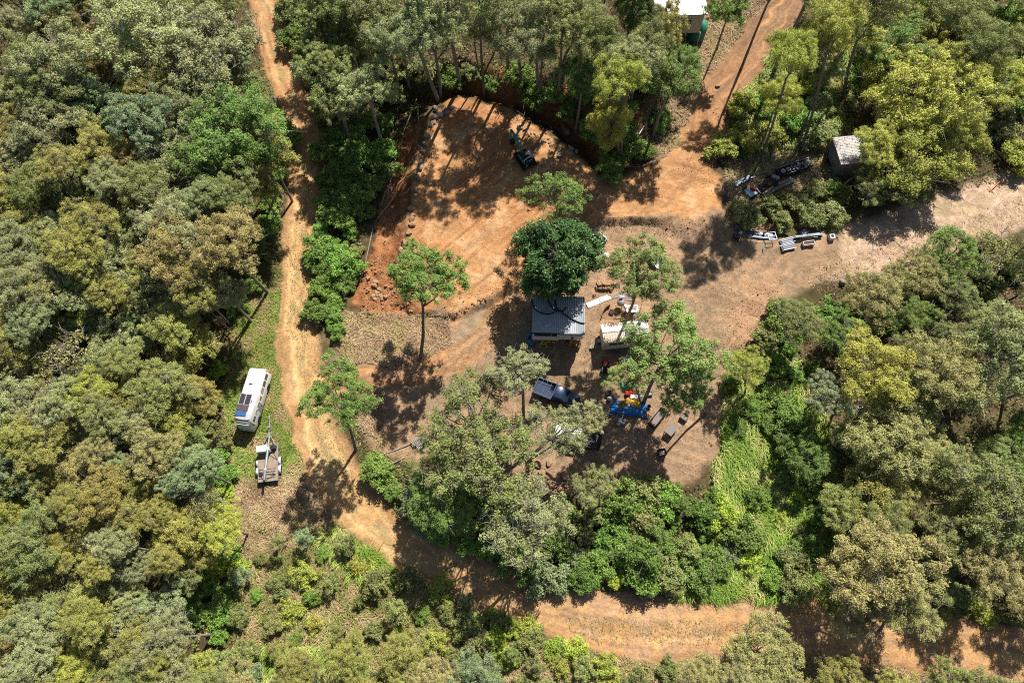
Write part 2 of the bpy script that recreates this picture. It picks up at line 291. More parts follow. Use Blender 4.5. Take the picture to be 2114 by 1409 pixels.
# ------------------------------------------------------------------ THE SETTING: ground, track, pad
def build_ground():
    x, y, m = GX, GY, MK
    n1 = fbm(x, y, 1.2, 5, 11); n2 = fbm(x, y, 6, 4, 12); n3 = fbm(x, y, .5, 3, 13)
    C = np.zeros(x.shape + (3,)); mixin = lambda w, c: C.__setitem__(Ellipsis, C * (1 - w[..., None]) + w[..., None] * np.array(c))
    C[...] = (.085, .06, .032)                                           # forest litter
    mixin(sst(n2, .42, .6) * .6, (.10, .09, .035)); mixin(sst(n1, .5, .66) * .5, (.17, .115, .065))
    def zone(poly, soft=1.2): return sst(polysd(x + (n1 - .5) * 2.5, y + (n2 - .5) * 3, wpoly(poly)), -soft, soft)
    straw = (.46, .315, .215); strawd = (.24, .15, .085); grn = (.2, .17, .055)
    mixin(zone([(480, 990), (600, 985), (650, 1000), (700, 1080), (600, 1140), (480, 1130)]), (.33, .21, .125))
    mixin(zone([(490, 620), (590, 590), (590, 900), (640, 1000), (480, 1000), (470, 800)]), (.22, .18, .07))
    mixin(zone([(690, 660), (800, 640), (920, 640), (930, 720), (760, 780), (690, 740)]), (.28, .19, .11))
    mixin(zone([(1280, 330), (1400, 170), (1460, 0), (1560, 0), (1480, 170), (1400, 330)]), (.2, .145, .07))
    mixin(zone([(1470, 300), (1560, 120), (1750, 60), (1720, 300), (1560, 320)]), (.2, .18, .05))
    mixin(zone([(1500, 330), (1700, 300), (1760, 330), (1720, 400), (1600, 480), (1500, 470)]), (.21, .15, .085))
    mixin(zone([(1480, 740), (1640, 700), (1680, 1000), (1680, 1240), (1480, 1240), (1470, 950)]), (.2, .185, .055))
    mixin(zone([(480, 1080), (760, 1080), (1100, 1320), (2114, 1390), (2114, 1430), (480, 1430)]), (.19, .15, .06))
    mixin(m['lane'], straw); mixin(m['lane'] * sst(n1, .48, .62) * .6, (.36, .27, .14)); mixin(m['lane'] * sst(n3, .56, .7) * .7, (.52, .375, .27))
    mixin(m['clr'], (.30, .195, .118)); mixin(m['clr'] * sst(n2, .48, .66) * .7, (.25, .175, .105)); mixin(m['clr'] * sst(n1, .52, .68) * .8, (.38, .235, .135))
    mixin(m['clr'] * zone([(1000, 600), (1090, 560), (1100, 720), (1000, 740), (930, 720)]) * .7, (.28, .215, .14))
    mixin(m['clr'] * zone([(1500, 640), (1600, 560), (1600, 680), (1500, 760)]) * .7, (.4, .235, .13))
    mixin(m['bund'], (.3, .125, .05)); mixin(m['bund'] * sst(n3, .5, .65) * .7, (.37, .18, .08))
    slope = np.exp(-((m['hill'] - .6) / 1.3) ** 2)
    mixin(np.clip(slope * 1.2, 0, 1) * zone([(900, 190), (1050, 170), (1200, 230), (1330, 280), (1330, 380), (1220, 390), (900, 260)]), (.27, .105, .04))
    mixin(m['pad'], (.45, .232, .10)); mixin(m['pad'] * sst(n2, .46, .6) * .8, (.36, .165, .07)); mixin(m['pad'] * sst(n1, .55, .7) * .6, (.54, .34, .18))
    mixin(m['spur'] * (1 - .5 * m['clr']), (.40, .21, .095)); mixin(m['spur'] * sst(n1, .5, .64) * .6, (.30, .15, .07))
    north = sst(y, 53, 66); mixin(m['spur'] * north * .75, (.25, .14, .082)); mixin(m['spur'] * sst(y, 64, 74) * .5, (.2, .13, .075))  # browner upper driveway, with the shade of its trees also darkened into the colour
    rutc = np.exp(-((np.abs(m['sd']) - .85) / .3) ** 2) * m['spur']; mixin(rutc * (.4 + .5 * sst(n1, .4, .6)), (.42, .22, .10))
    # arcs of old wheel marks on the pad and in the clearing
    for pts, tone in (([(1100, 520, 6), (1040, 580, 6), (980, 640, 6), (900, 700, 6)], (.48, .27, .12)), ([(1120, 530, 6), (1060, 590, 6), (1000, 655, 6)], (.32, .16, .075)),
                      ([(900, 640, 6), (980, 600, 6), (1040, 550, 6), (1100, 480, 6)], (.31, .15, .07)), ([(1230, 440, 5), (1300, 425, 5), (1400, 400, 5), (1450, 350, 5)], (.31, .15, .07)),
                      ([(1240, 420, 5), (1320, 400, 5), (1390, 350, 5), (1420, 300, 5)], (.5, .29, .14)), ([(760, 772, 6), (850, 765, 6), (950, 745, 6)], (.46, .25, .11)), ([(770, 800, 6), (850, 795, 6), (960, 760, 6)], (.28, .14, .065))):
        d, s, w, al = polyline(x, y, wline(pts)); mixin(np.exp(-(d / .22) ** 2) * (.35 + .5 * sst(n1, .35, .6)) , tone)
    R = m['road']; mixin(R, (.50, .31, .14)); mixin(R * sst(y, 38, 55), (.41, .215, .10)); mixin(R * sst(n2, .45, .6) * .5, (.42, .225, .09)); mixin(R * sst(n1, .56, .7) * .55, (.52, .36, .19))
    ed = np.abs(m['rd']); mixin(R * sst(ed, m['rw'] * .5 - 1.2, m['rw'] * .5 - .1) * .6, (.31, .16, .075))
    mixin(R * np.exp(-((ed - .85) / .35) ** 2) * (.3 + .5 * sst(n1, .35, .6)), (.55, .36, .16))
    mid = np.exp(-(m['rd'] / .5) ** 2) * R * sst(n1, .42, .58); mixin(mid * .75, (.30, .225, .10))
    so = R * sst(x, -9, 2) * sst(-y, -16, -10); mixin(so * sst(n1, .46, .6) * .6, (.36, .24, .155)); mixin(so * .35, (.40, .21, .10))
    st = fbm(m['rd'] / .26, m['ral'] / 6.5, 1, 3, 51); C *= (1 + R * (st - .5) * .75)[..., None]
    st = fbm(m['sd'] / .26, m['sal'] / 6.5, 1, 3, 52); C *= (1 + m['spur'] * (1 - m['pad']) * (st - .5) * .8)[..., None]
    ca_, sa_ = math.cos(.75), math.sin(.75); st = fbm((x * ca_ + y * sa_) / 6, (-x * sa_ + y * ca_) / .3, 1, 3, 53); st2 = fbm((x * .95 - y * .3) / 7, (x * .3 + y * .95) / .3, 1, 3, 54); k = sst(n2, .42, .58)
    C *= (1 + np.maximum(m['pad'], m['clr'] * .6) * ((st * k + st2 * (1 - k)) - .5) * .85)[..., None]
    C *= (.86 + .28 * n3)[..., None] * .92
    V = np.stack([GX, GY, GZ], -1); V2 = V.copy(); V2[0, :, 0] = -500; V2[-1, :, 0] = 500; V2[:, 0, 1] = -400; V2[:, -1, 1] = 600
    idx = np.arange(NX * NY).reshape(NX, NY); F = np.stack([idx[:-1, :-1], idx[1:, :-1], idx[1:, 1:], idx[:-1, 1:]], -1).reshape(-1, 4)
    gm = ground_material(); cf = C.reshape(-1, 3)
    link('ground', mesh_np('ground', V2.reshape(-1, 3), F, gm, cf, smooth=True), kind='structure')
    def patch(name, w, lift):
        fw = (w[:-1, :-1] + w[1:, :-1] + w[1:, 1:] + w[:-1, 1:]) / 4; sel = (fw > .5); sel[:2] = 0; sel[-2:] = 0; sel[:, :2] = 0; sel[:, -2:] = 0
        f = F[sel.reshape(-1)]; u, inv = np.unique(f, return_inverse=True); vv = V.reshape(-1, 3)[u].copy(); vv[:, 2] += lift
        link(name, mesh_np(name, vv, inv.reshape(-1, 4), gm, cf[u], smooth=True), kind='structure')
    rest = 1 - m['road']
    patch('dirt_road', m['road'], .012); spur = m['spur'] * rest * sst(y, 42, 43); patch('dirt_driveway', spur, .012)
    patch('earth_pad', m['pad'] * (1 - (spur > .5)) * rest, .012); patch('grass_lane', m['lane'] * (1 - (m['pad'] > .5)) * (1 - (m['clr'] > .5)), .012)
    patch('clearing', m['clr'] * (1 - (m['pad'] > .5)) * rest * (1 - (spur > .5)), .012)
build_ground()

# ------------------------------------------------------------------ foliage prototypes
LEAF = leaf_material('leaves'); LEAF_GLOSS = leaf_material('glossy_leaves', trans=.1, rough=.38); LEAFC = leaf_material('herbage', True)
BARK = {'pale': mat('pale_bark', (.3, .265, .22), .9, var=.35, scale=3), 'brown': mat('brown_bark', (.13, .095, .07), .9, var=.4, scale=3), 'grey': mat('grey_bark', (.2, .17, .14), .9, var=.35, scale=3)}
def norm(a): return a / (np.linalg.norm(a, axis=-1, keepdims=True) + 1e-9)
def leaf_quads(P, Nn, ll, lw, rng):
    n = len(P); r = norm(rng.normal(size=(n, 3))); a = norm(np.cross(Nn, r)); b = np.cross(Nn, a)
    L = ll * rng.uniform(.65, 1.35, (n, 1)); W = lw * rng.uniform(.7, 1.3, (n, 1)); bend = Nn * L * rng.uniform(-.15, .25, (n, 1))
    V = np.stack([P - a * L * .5, P + b * W * .5 + bend * .4, P + a * L * .5, P - b * W * .5 + bend * .4], 1)
    return V.reshape(-1, 3), np.arange(4 * n).reshape(n, 4)
def crown_data(rng, R, Rz, Hc, n_puffs, pr, nleaf, ll, lw, bottom=-.55, hollow=.35, flat=.7, up=.55, lobes=0):
    ph = rng.uniform(0, 6.28, 4); am = rng.uniform(.04, .15, 4); cs = []; tries = 0; dmin = pr * .95
    sub = []
    if lobes:
        k0 = rng.uniform(0, 6.28)
        for k in range(lobes):
            rr_ = rng.uniform(.5, .68) if k else 0.1; sub.append((rr_ * math.cos(k0 + k * 2.4), rr_ * math.sin(k0 + k * 2.4), rng.uniform(-.3, .4) if k else .45, rng.uniform(.28, .46)))
    while len(cs) < n_puffs and tries < 12000:
        tries += 1; p = rng.normal(size=3); p = p / np.linalg.norm(p) * rng.uniform(0, 1) ** .4
        if lobes:
            c_ = sub[int(rng.integers(lobes))]
            if p[2] < -.35 or np.linalg.norm(p) < .3: continue
            p = np.array([c_[0] + p[0] * c_[3], c_[1] + p[1] * c_[3], c_[2] + p[2] * c_[3] * 1.1])
        elif p[2] < bottom or (np.linalg.norm(p) < hollow): continue
        th = math.atan2(p[1], p[0]); k = 1 + sum(am[i] * math.sin((i + 2) * th + ph[i]) for i in range(4))
        q = np.array([p[0] * k * (R - pr * .5), p[1] * k * (R - pr * .5), p[2] * Rz])
        if all(np.sum(((q - c) * [1, 1, 1.2]) ** 2) > dmin ** 2 for c in cs): cs.append(q)
        elif tries % 400 == 0: dmin *= .93
    C = np.array(cs); n = len(C); rad = pr * rng.uniform(.55, 1.6, n); cnt = np.maximum(8, (nleaf * (rad / pr) ** 2)).astype(int)
    I = np.repeat(np.arange(n), cnt); d = norm(rng.normal(size=(len(I), 3)) + [0, 0, .35]); u = rng.uniform(.35, 1.08, (len(I), 1))
    P = C[I] + d * u * rad[I][:, None] * [1, 1, flat] + [0, 0, Hc]
    Nn = norm(d * .55 + rng.normal(size=d.shape) * .55 + [0, 0, up]); V, F = leaf_quads(P, Nn, ll, lw, rng)
    pt = rng.uniform(0, 1, n); tint = np.clip(.5 * pt[I] + .5 * rng.uniform(0, 1, len(I)), 0, 1)
    return C, V, F, np.repeat(tint, 4)
def limb_data(rng, C, Hc, R, tr, fork, n_limbs, twigs, stems=1):
    mb = MB(); lb = MB(); nodes = []
    for s_ in range(stems):
        bx, by = (0, 0) if stems == 1 else rng.uniform(-.35, .35, 2); wob = rng.uniform(-.3, .3, 4)
        top = Vector((wob[0] + (bx * 4 if stems > 1 else 0), wob[1] + (by * 4 if stems > 1 else 0), fork))
        mid = Vector((bx, by, 0)).lerp(top, .5) + Vector((wob[2], wob[3], 0)) * .6
        mb.tube([(bx, by, -.5), (bx * 1.02, by * 1.02, .25), mid, top], [tr * 1.5, tr * 1.1, tr * .85, tr * .72], 7); nodes.append((top, tr * .72)); up_ = top + Vector(rng.normal(size=3) * .25) + Vector((0, 0, max(.15, (Hc - fork) * .45))); lb.tube([top, top.lerp(up_, .5) + Vector(rng.normal(size=3) * .08), up_], [tr * .7, tr * .55, tr * .42], 6); nodes.append((up_, tr * .5)); nodes.append((top.lerp(up_, .5), tr * .5))
    mb, tk = lb, mb
    order = rng.permutation(len(C))[:n_limbs]; ends = []
    for i in order:
        e = Vector(C[i]) + Vector((0, 0, Hc)); top, r0 = min(nodes, key=lambda q: (q[0] - e).length * rng.uniform(.6, 1.4) + (3 if q[0].z > e.z + .3 else 0))
        m1 = top.lerp(e, .45) + Vector(rng.normal(size=3) * .22) + Vector((0, 0, -.06 * (e - top).length)); m2 = top.lerp(e, .75) + Vector(rng.normal(size=3) * .18)
        r = r0 * rng.uniform(.5, .75); mb.tube([top, m1, m2, e], [r, r * .72, r * .5, r * .25], 5); ends += [(m1, r * .6), (m2, r * .42), (e, r * .3)]
    for i in range(len(C)):
        if i in order: continue
        p = Vector(C[i]) + Vector((0, 0, Hc)); q, r = min(ends, key=lambda t: (t[0] - p).length); k = q.lerp(p, .5) + Vector(rng.normal(size=3) * .15)
        r = max(.018, min(r, .06)); mb.tube([q, k, p], [r, r * .7, r * .35], 4, False)
    for _ in range(twigs):
        i = int(rng.integers(len(C))); p = Vector(C[i]) + Vector((0, 0, Hc)); d = Vector(norm(rng.normal(size=3) + C[i] / R + [0, 0, .3])) * rng.uniform(.7, 1.5)
        k = p + d * .55 + Vector(rng.normal(size=3) * .12); mb.tube([p, k, p + d], [.03, .022, .01], 4, False)
        mb.tube([k, k + Vector(rng.normal(size=3) * .4)], [.018, .008], 4, False)
    return tk, mb
PROTO = {}
def proto(key, n, seed, bark, gloss=False, R=3.5, Rz=2.4, Hc=10, puffs=75, pr=.75, nleaf=70, ll=.34, lw=.13, tr=.2, fork=None, limbs=8, twigs=12, stems=1, **kw):
    L = []
    for i in range(n):
        rng = np.random.default_rng(seed * 100 + i); C, V, F, t = crown_data(rng, R, Rz, Hc, puffs, pr, nleaf, ll, lw, **kw)
        fk = fork if fork is not None else max(.2, Hc - Rz * 1.25); tk, lb = limb_data(rng, C, Hc, R, tr, fk, limbs, twigs, stems)
        L.append((mesh_np('crown', V, F, LEAF_GLOSS if gloss else LEAF, tint=t), tk.mesh('trunk', BARK[bark]), lb.mesh('limbs', BARK[bark]), fk))
    PROTO[key] = (L, R, Hc)
proto('gum', 7, 1, 'pale', R=3.9, Rz=2.7, Hc=10, puffs=250, pr=.34, nleaf=66, ll=.165, lw=.072, tr=.24, limbs=16, twigs=44, lobes=13, up=.8)
proto('wispy', 4, 11, 'pale', R=3.9, Rz=2.7, Hc=10, puffs=200, pr=.33, nleaf=54, ll=.165, lw=.075, tr=.24, limbs=18, twigs=90, lobes=11, up=.75)
proto('sparse', 5, 2, 'grey', R=3.9, Rz=2.7, Hc=9.5, puffs=215, pr=.33, nleaf=90, ll=.15, lw=.08, tr=.17, limbs=13, twigs=14, lobes=13, up=.7)
proto('thin', 3, 12, 'grey', R=3.9, Rz=2.6, Hc=9.5, puffs=110, pr=.34, nleaf=80, ll=.15, lw=.08, tr=.16, limbs=12, twigs=20, lobes=7, up=.7)
proto('wattle', 7, 3, 'grey', R=3.4, Rz=2.2, Hc=7, puffs=280, pr=.30, nleaf=70, ll=.14, lw=.056, tr=.14, limbs=13, twigs=34, lobes=13, up=.8)
proto('oak', 5, 4, 'grey', R=3.1, Rz=2.9, Hc=8.5, puffs=200, pr=.34, nleaf=84, ll=.19, lw=.045, tr=.15, limbs=10, twigs=8, up=.5, lobes=9)
proto('mango', 2, 5, 'brown', True, R=3.7, Rz=3.3, Hc=4.2, puffs=330, pr=.52, nleaf=110, ll=.24, lw=.11, tr=.25, fork=.9, limbs=6, twigs=0, hollow=.62, bottom=-.9)
proto('shrub', 6, 6, 'brown', R=1.75, Rz=1.25, Hc=.9, puffs=105, pr=.27, nleaf=48, ll=.15, lw=.10, tr=.05, fork=.15, limbs=7, twigs=5, lobes=8)
proto('bush', 4, 7, 'grey', R=1.6, Rz=1.5, Hc=1.9, puffs=60, pr=.28, nleaf=44, ll=.18, lw=.075, tr=.06, fork=.3, limbs=6, twigs=5, stems=2, lobes=6)
proto('spray', 4, 8, 'brown', R=1.3, Rz=.7, Hc=.6, puffs=46, pr=.24, nleaf=34, ll=.2, lw=.06, tr=.04, fork=.1, limbs=6, twigs=3, lobes=6)
proto('bare', 3, 9, 'pale', R=2.6, Rz=2.0, Hc=7, puffs=60, pr=.34, nleaf=12, ll=.2, lw=.08, tr=.14, limbs=12, twigs=50, lobes=6)

TINT = {'grey green': (.32, .34, .145), 'olive': (.33, .32, .08), 'yellow green': (.38, .40, .075), 'mid green': (.16, .25, .05), 'bright green': (.20, .33, .06), 'light green': (.25, .34, .09),
        'dark green': (.062, .13, .036), 'blue green': (.25, .32, .145), 'lime': (.33, .44, .055), 'khaki': (.37, .345, .125), 'dull green': (.25, .28, .088), 'rusty': (.34, .27, .10)}
KIND = {'wispy': ('gum_tree', 'wispy gum tree', 'tree'), 'thin': ('gum_tree', 'thin crowned gum tree', 'tree'), 'gum': ('gum_tree', 'gum tree', 'tree'), 'sparse': ('gum_tree', 'open crowned gum tree', 'tree'), 'wattle': ('wattle_tree', 'wattle tree', 'tree'), 'oak': ('feathery_tree', 'feathery tree', 'tree'),
        'mango': ('mango_tree', 'mango tree', 'tree'), 'shrub': ('shrub', 'rounded shrub', 'shrub'), 'bush': ('sapling', 'upright sapling', 'sapling'), 'spray': ('weed', 'low weed', 'weed'), 'bare': ('dead_tree', 'bare branched tree', 'tree')}
PLANTS = []
def plant(key, u, v, rpx, tone, h=None, base=None, label=None, rng=RNG, asp=1.0, jit=.14):
    meshes, R, Hc = PROTO[key]
    if h is None: h = Hc
    C = at(u, v, h); s = rpx * mpp(u, v, h) / R * (1.14 if key in ('sparse', 'thin', 'wispy') else 1.08)
    if base: B = spot(*base)
    else: B = Vector((C[0], C[1], float(ground(C[0], C[1]))))
    D = Vector(C) - B; k = int(rng.integers(len(meshes))); nm, kn, cat = KIND[key]
    o = thing(nm, label or '', cat, B); q = Vector((0, 0, 1)).rotation_difference(D.normalized())
    o.rotation_mode = 'QUATERNION'; o.rotation_quaternion = q @ Euler((0, 0, rng.uniform(0, 6.28))).to_quaternion()
    sz = D.length / Hc; o.scale = (s, s * asp, sz if key not in ('shrub', 'spray') else s * rng.uniform(.8, 1.1))
    c = np.array(TINT[tone]) * rng.uniform(1 - jit, 1 + jit) * (1 + rng.normal(size=3) * .035)
    # keep puffs round on tall stretched trees: leaf crown keeps its own proportions round its centre
    cr = link('crown', meshes[k][0], o); cr.color = (*np.clip(c, .01, .9), 1); tr = link('trunk', meshes[k][1], o); lm = link('limbs', meshes[k][2], o)
    if key not in ('shrub', 'spray'):
        zz = s / sz; cr.scale = (1, 1, zz); cr.location = (0, 0, Hc * (1 - zz)); lm.scale = cr.scale; lm.location = cr.location; tr.scale = (1, 1, max(.04, (Hc - (Hc - meshes[k][3]) * zz) / meshes[k][3]))
    PLANTS.append(dict(o=o, u=u, v=v, tone=tone, key=key, auto=label is None, r=rpx)); return o

# --- single trees the photograph shows one by one
plant('sparse', 886, 572, 82, 'mid green', 10.6, (868, 742), 'lone open gum tree over the rubble heap left of the blue roofed cabin')
plant('sparse', 700, 812, 72, 'mid green', 9.6, (735, 928), 'gum tree with bent trunk on the inside of the red track bend', asp=1.0)
plant('mango', 1152, 532, 80, 'dark green', 7.6, (1152, 612), 'dense dark green mango tree behind the blue roofed cabin', asp=.98)
plant('thin', 1145, 402, 74, 'mid green', 7.5, (1150, 500), 'thin gum tree standing just behind the dark mango tree')
plant('sparse', 1330, 555, 74, 'light green', 12.0, (1292, 662), 'bright open tree between the firewood stack and the bathtub')
plant('sparse', 1385, 715, 92, 'light green', 10.5, (1328, 832), 'broad bright green tree leaning over the white cabin and tarp heap')
plant('sparse', 1415, 800, 58, 'light green', 7.5, (1457, 853), 'slim green tree overhanging the outdoor table and bench')
plant('sparse', 1300, 770, 44, 'light green', 9.0, (1325, 838), 'small leafy stem beside the tarp heap under the broad green tree')
plant('wispy', 1072, 765, 62, 'grey green', 10.5, (1086, 945), 'pale limbed gum tree rising behind the dark blue ute')
plant('wispy', 1155, 885, 62, 'grey green', 8.5, (1088, 948), 'wide gum tree spreading over the white ute')
plant('wispy', 1222, 858, 42, 'grey green', 7.0, (1092, 950), 'outer bough crown of the wide gum over the caged ute tray')
plant('wispy', 975, 850, 92, 'dull green', 9.0, (1000, 960), 'rounded gum tree left of the dark blue ute')
plant('wispy', 1005, 955, 108, 'dull green', 9.5, (1030, 1060), 'biggest gum tree at the bottom edge of the clearing')
plant('thin', 900, 925, 62, 'dull green', 6.0, (930, 985), 'low gum tree over the two slatted deck chairs')
plant('wispy', 1090, 1065, 92, 'grey green', 9.0, (1110, 1150), 'grey twiggy gum tree over the stone rubble below the clearing')
plant('gum', 905, 1040, 72, 'mid green', 7.5, (930, 1110), 'dark leafy tree on the bank above the red track bend')
plant('wispy', 1230, 1000, 46, 'dull green', 5.5, (1240, 1050), 'small twisted gum tree beside the stone rubble')
plant('wattle', 1540, 757, 44, 'yellow green', 4.6, (1536, 822), 'yellow green bushy tree at the right edge of the clearing')
plant('oak', 1640, 105, 58, 'yellow green', 17.5, (1570, 330), 'tall slender yellow green tree beside the upper driveway')
plant('oak', 1722, 50, 62, 'yellow green', 18.5, (1655, 310), 'tall slender yellow green tree left of the pale broad leaved bush')
plant('oak', 1612, 205, 46, 'yellow green', 9.5, (1562, 320), 'shorter slender yellow tree between the driveway and the timber stacks')
plant('oak', 1790, 8, 80, 'dull green', 15, (1740, 200), 'tall grey green feathery tree cut by the top edge of the photo')
plant('oak', 1610, -50, 60, 'dull green', 14, None, 'dark feathery tree at the very top of the upper driveway')
plant('gum', 1690, -45, 70, 'dull green', 15, None, 'tall gum tree on the top edge right of the upper driveway')
plant('sparse', 1372, 62, 52, 'olive', 8, (1385, 140), 'olive tree with forked trunk in front of the white roofed building')
plant('sparse', 1502, 18, 44, 'bright green', 8, (1480, 100), 'bright green tree right of the green water tank')
plant('oak', 1330, 90, 60, 'dull green', 10, None, 'dull feathery tree left of the white roofed building')
plant('oak', 1210, 60, 62, 'dull green', 11, None, 'dull feathery tree in the shaded woods above the cut bank')
plant('sparse', 1400, 130, 48, 'mid green', 6, None, 'mid green tree on the slope below the green water tank')
plant('oak', 1700, 150, 40, 'dull green', 9, (1640, 320), 'thin dark trunked tree above the parts trailer')
plant('wattle', 1890, 195, 122, 'yellow green', 6.0, (1885, 280), 'very broad yellow green tree above the corrugated shed', asp=1.0)
plant('wattle', 1890, 320, 92, 'yellow green', 4.5, (1880, 380), 'lower half crown of the yellow trees right of the shed')
plant('wattle', 1806, 296, 48, 'yellow green', 5.5, None, 'yellow green tree overhanging the right side of the shed roof')
plant('wattle', 1985, 270, 66, 'yellow green', 4, None, 'yellow green tree between the shed trees and the dry grass lane')
plant('wattle', 1880, 385, 58, 'dull green', 2.6, None, 'dull green tree at the edge of the dry grass lane')
plant('wattle', 1805, 385, 46, 'dull green', 3.0, None, 'dull tree with curved pale trunk below the shed')
plant('oak', 1278, 165, 66, 'yellow green', 14, (1285, 345), 'yellow green tree standing at the lip of the cut bank')
plant('oak', 1262, 250, 55, 'yellow green', 8.5, (1284, 345), 'lower yellow green tree growing from the cut bank')
plant('wattle', 1805, 760, 88, 'yellow green', 8, None, 'golden domed wattle tree right of the tall grass slope')
plant('wattle', 1930, 770, 88, 'khaki', 8, None, 'khaki domed wattle tree beside the fallen pale gum limbs')
plant('wattle', 1830, 895, 92, 'khaki', 7, None, 'khaki wattle tree below the white sheet in the right scrub')
plant('wattle', 1800, 1030, 78, 'olive', 5, None, 'olive wattle tree in the middle of the right scrub')
plant('gum', 2070, 735, 95, 'grey green', 10, (2000, 790), 'pale limbed leaning gum tree at the right edge of the photo')
plant('wattle', 1820, 1165, 112, 'khaki', 8.5, (1795, 1275), 'big khaki tree overhanging the lower red track')
plant('wattle', 1870, 1245, 75, 'khaki', 6.5, (1815, 1300), 'khaki crown hanging over the lower red track on its right side')
plant('wattle', 1775, 1260, 52, 'khaki', 6, (1792, 1300), 'small khaki crown over the middle of the lower red track')
plant('wattle', 1575, 1345, 78, 'khaki', 4.5, None, 'thin khaki scrub tree below the lower red track')
plant('gum', 2070, 1050, 95, 'dull green', 8, None, 'dull green gum tree at the right edge above the lower track')
for key, u, v, r, h, b, l in (('gum', 918, 0, 78, 16, (952, 185), 'tall forked gum tree at the top of the pad'), ('gum', 848, 70, 72, 14, (905, 208), 'tall pale trunked gum tree above the boulder row'), ('thin', 985, -30, 78, 17, (1000, 200), 'tall thin gum tree at the top edge above the pad'),
                              ('oak', 1062, 60, 74, 13, (1078, 185), 'grey feathery tree above the excavator'), ('sparse', 790, 40, 66, 14, None, 'open gum tree left of the tall gums above the pad'), ('thin', 1125, 20, 66, 15, None, 'open gum tree right of the grey feathery tree')):
    plant(key, u, v, r, 'grey green' if key in ('gum', 'oak') else 'dull green', h, b, l)
for u, v, h, l in ((650, 20, 12, 'olive gum tree leaning over the top end of the red track'), (668, 72, 10, 'olive gum tree beside the top end of the red track'), (690, 130, 11, 'thin gum tree on the right of the shaded track'), (700, 215, 9, 'thin gum tree nearest the hedge on the right of the shaded track')): plant('sparse', u, v, 48, 'dull green', h, None, l)
for u, v, r, h, l in ((300, 60, 105, 12, 'widest grey green gum tree near the top of the left forest'), (425, 90, 104, 12, 'widest grey green gum tree beside the top of the red track'), (400, 190, 80, 11, 'green gum tree with dark forked trunk in the left forest'),
                      (492, 262, 98, 11.5, 'huge grey green gum tree hanging over the red track'), (450, 340, 88, 10, 'grey green gum tree below the huge one beside the red track'), (556, 325, 40, 8.5, 'small bough crown reaching onto the red track')):
    plant('gum', u, v, r, 'grey green' if v < 200 else 'mid green', h, None, l)

# --- the forest and scrub, plant by plant
BLOCK = [(1420, 45, 30), (522, 822, 75), (553, 925, 80), (1740, 305, 34), (1080, 305, 80), (1150, 655, 90), (1290, 690, 70), (1560, 392, 26), (1590, 380, 26), (1620, 370, 26), (1640, 346, 22), (1668, 340, 20), (1520, 375, 22), (1545, 490, 24), (1580, 490, 24), (1630, 500, 22), (1670, 492, 22), (1719, 487, 16), (1325, 265, 20), (1400, 20, 40), (1440, 55, 22), (1775, 847, 18), (1635, 745, 12), (2055, 385, 40)]
SUNLIT = [(522, 822, 2.6), (512, 860, 2.2), (553, 940, 2.4), (1738, 310, 1.6), (1290, 690, 2.0), (1360, 880, 3.0), (1300, 835, 2.2), (1590, 490, 3), (1660, 492, 2.5), (640, 650, 3.5), (630, 560, 3), (600, 760, 3), (1640, 345, 2), (1590, 385, 2), (1850, 480, 3), (1960, 455, 3), (2060, 430, 3), (1750, 530, 2.5), (640, 920, 2), (1250, 1290, 2.5), (1380, 1295, 2.5), (1650, 1290, 2)]
SUNXY = [(*at(a, b)[:2], c) for a, b, c in SUNLIT]
def shades(C, h, R):
    k = h / math.tan(SUN_EL); x = C[0] - math.sin(SUN_AZ) * k; y = C[1] - math.cos(SUN_AZ) * k
    return any((x - a) ** 2 + (y - b) ** 2 < (c + R * .75) ** 2 for a, b, c in SUNXY)
def scatter(poly, mix, spacing, rr, hh, seed, ground_keep=True, n_try=4000, gap=0.0):
    rng = np.random.default_rng(seed); P = np.array(poly, float); lo = P.min(0); hi = P.max(0); pts = []
    keys = list(mix); pw = np.array([mix[k] for k in keys]); pw = pw / pw.sum()
    cand = rng.uniform(lo, hi, (n_try, 2)); ok = polysd(cand[:, 0], cand[:, 1], P) > 0
    for p in cand[ok]:
        if any((p[0] - q[0]) ** 2 + (p[1] - q[1]) ** 2 < spacing ** 2 for q in pts): continue
        if any((p[0] - q[0]) ** 2 + (p[1] - q[1]) ** 2 < (q[2] + rr[0] * .7) ** 2 for q in BLOCK): continue
        if any(w['r'] > 40 and (p[0] - w['u']) ** 2 + (p[1] - w['v']) ** 2 < (w['r'] * .6) ** 2 for w in PLANTS if not w['auto']): continue
        if gap and rng.random() < gap: continue
        pts.append(p)
    for p in pts:
        key, tone = keys[int(rng.choice(len(keys), p=pw))]; h = rng.uniform(*hh) if hh else None; r = rng.uniform(*rr)
        if key in ('shrub', 'spray'): h = PROTO[key][2] * r * mpp(p[0], p[1]) / PROTO[key][1]
        if key == 'bush': h = rng.uniform(1.4, 2.6)
        c = at(p[0], p[1], h)
        if ground_keep and (samp(MK['road'], c[0], c[1]) > .3 or samp(MK['spur'], c[0], c[1]) > .5 or samp(MK['pad'], c[0], c[1]) > .3): continue
        if h > 2.2 and shades(c, h, r * mpp(p[0], p[1], h)): continue
        plant(key, p[0], p[1], r, tone, h, rng=rng)
LEFT_A = [(-60, -70), (440, -70), (480, 60), (510, 170), (560, 300), (560, 430), (530, 520), (470, 600), (-60, 600)]
LEFT_B = [(-60, 560), (500, 560), (505, 650), (455, 740), (430, 800), (420, 900), (455, 1000), (470, 1090), (400, 1160), (370, 1260), (430, 1409), (430, 1470), (-60, 1470)]
TOP = [(650, -70), (1450, -70), (1400, 60), (1390, 160), (1230, 200), (1190, 165), (1090, 170), (950, 140), (870, 170), (790, 210), (720, 270), (690, 200), (665, 100)]
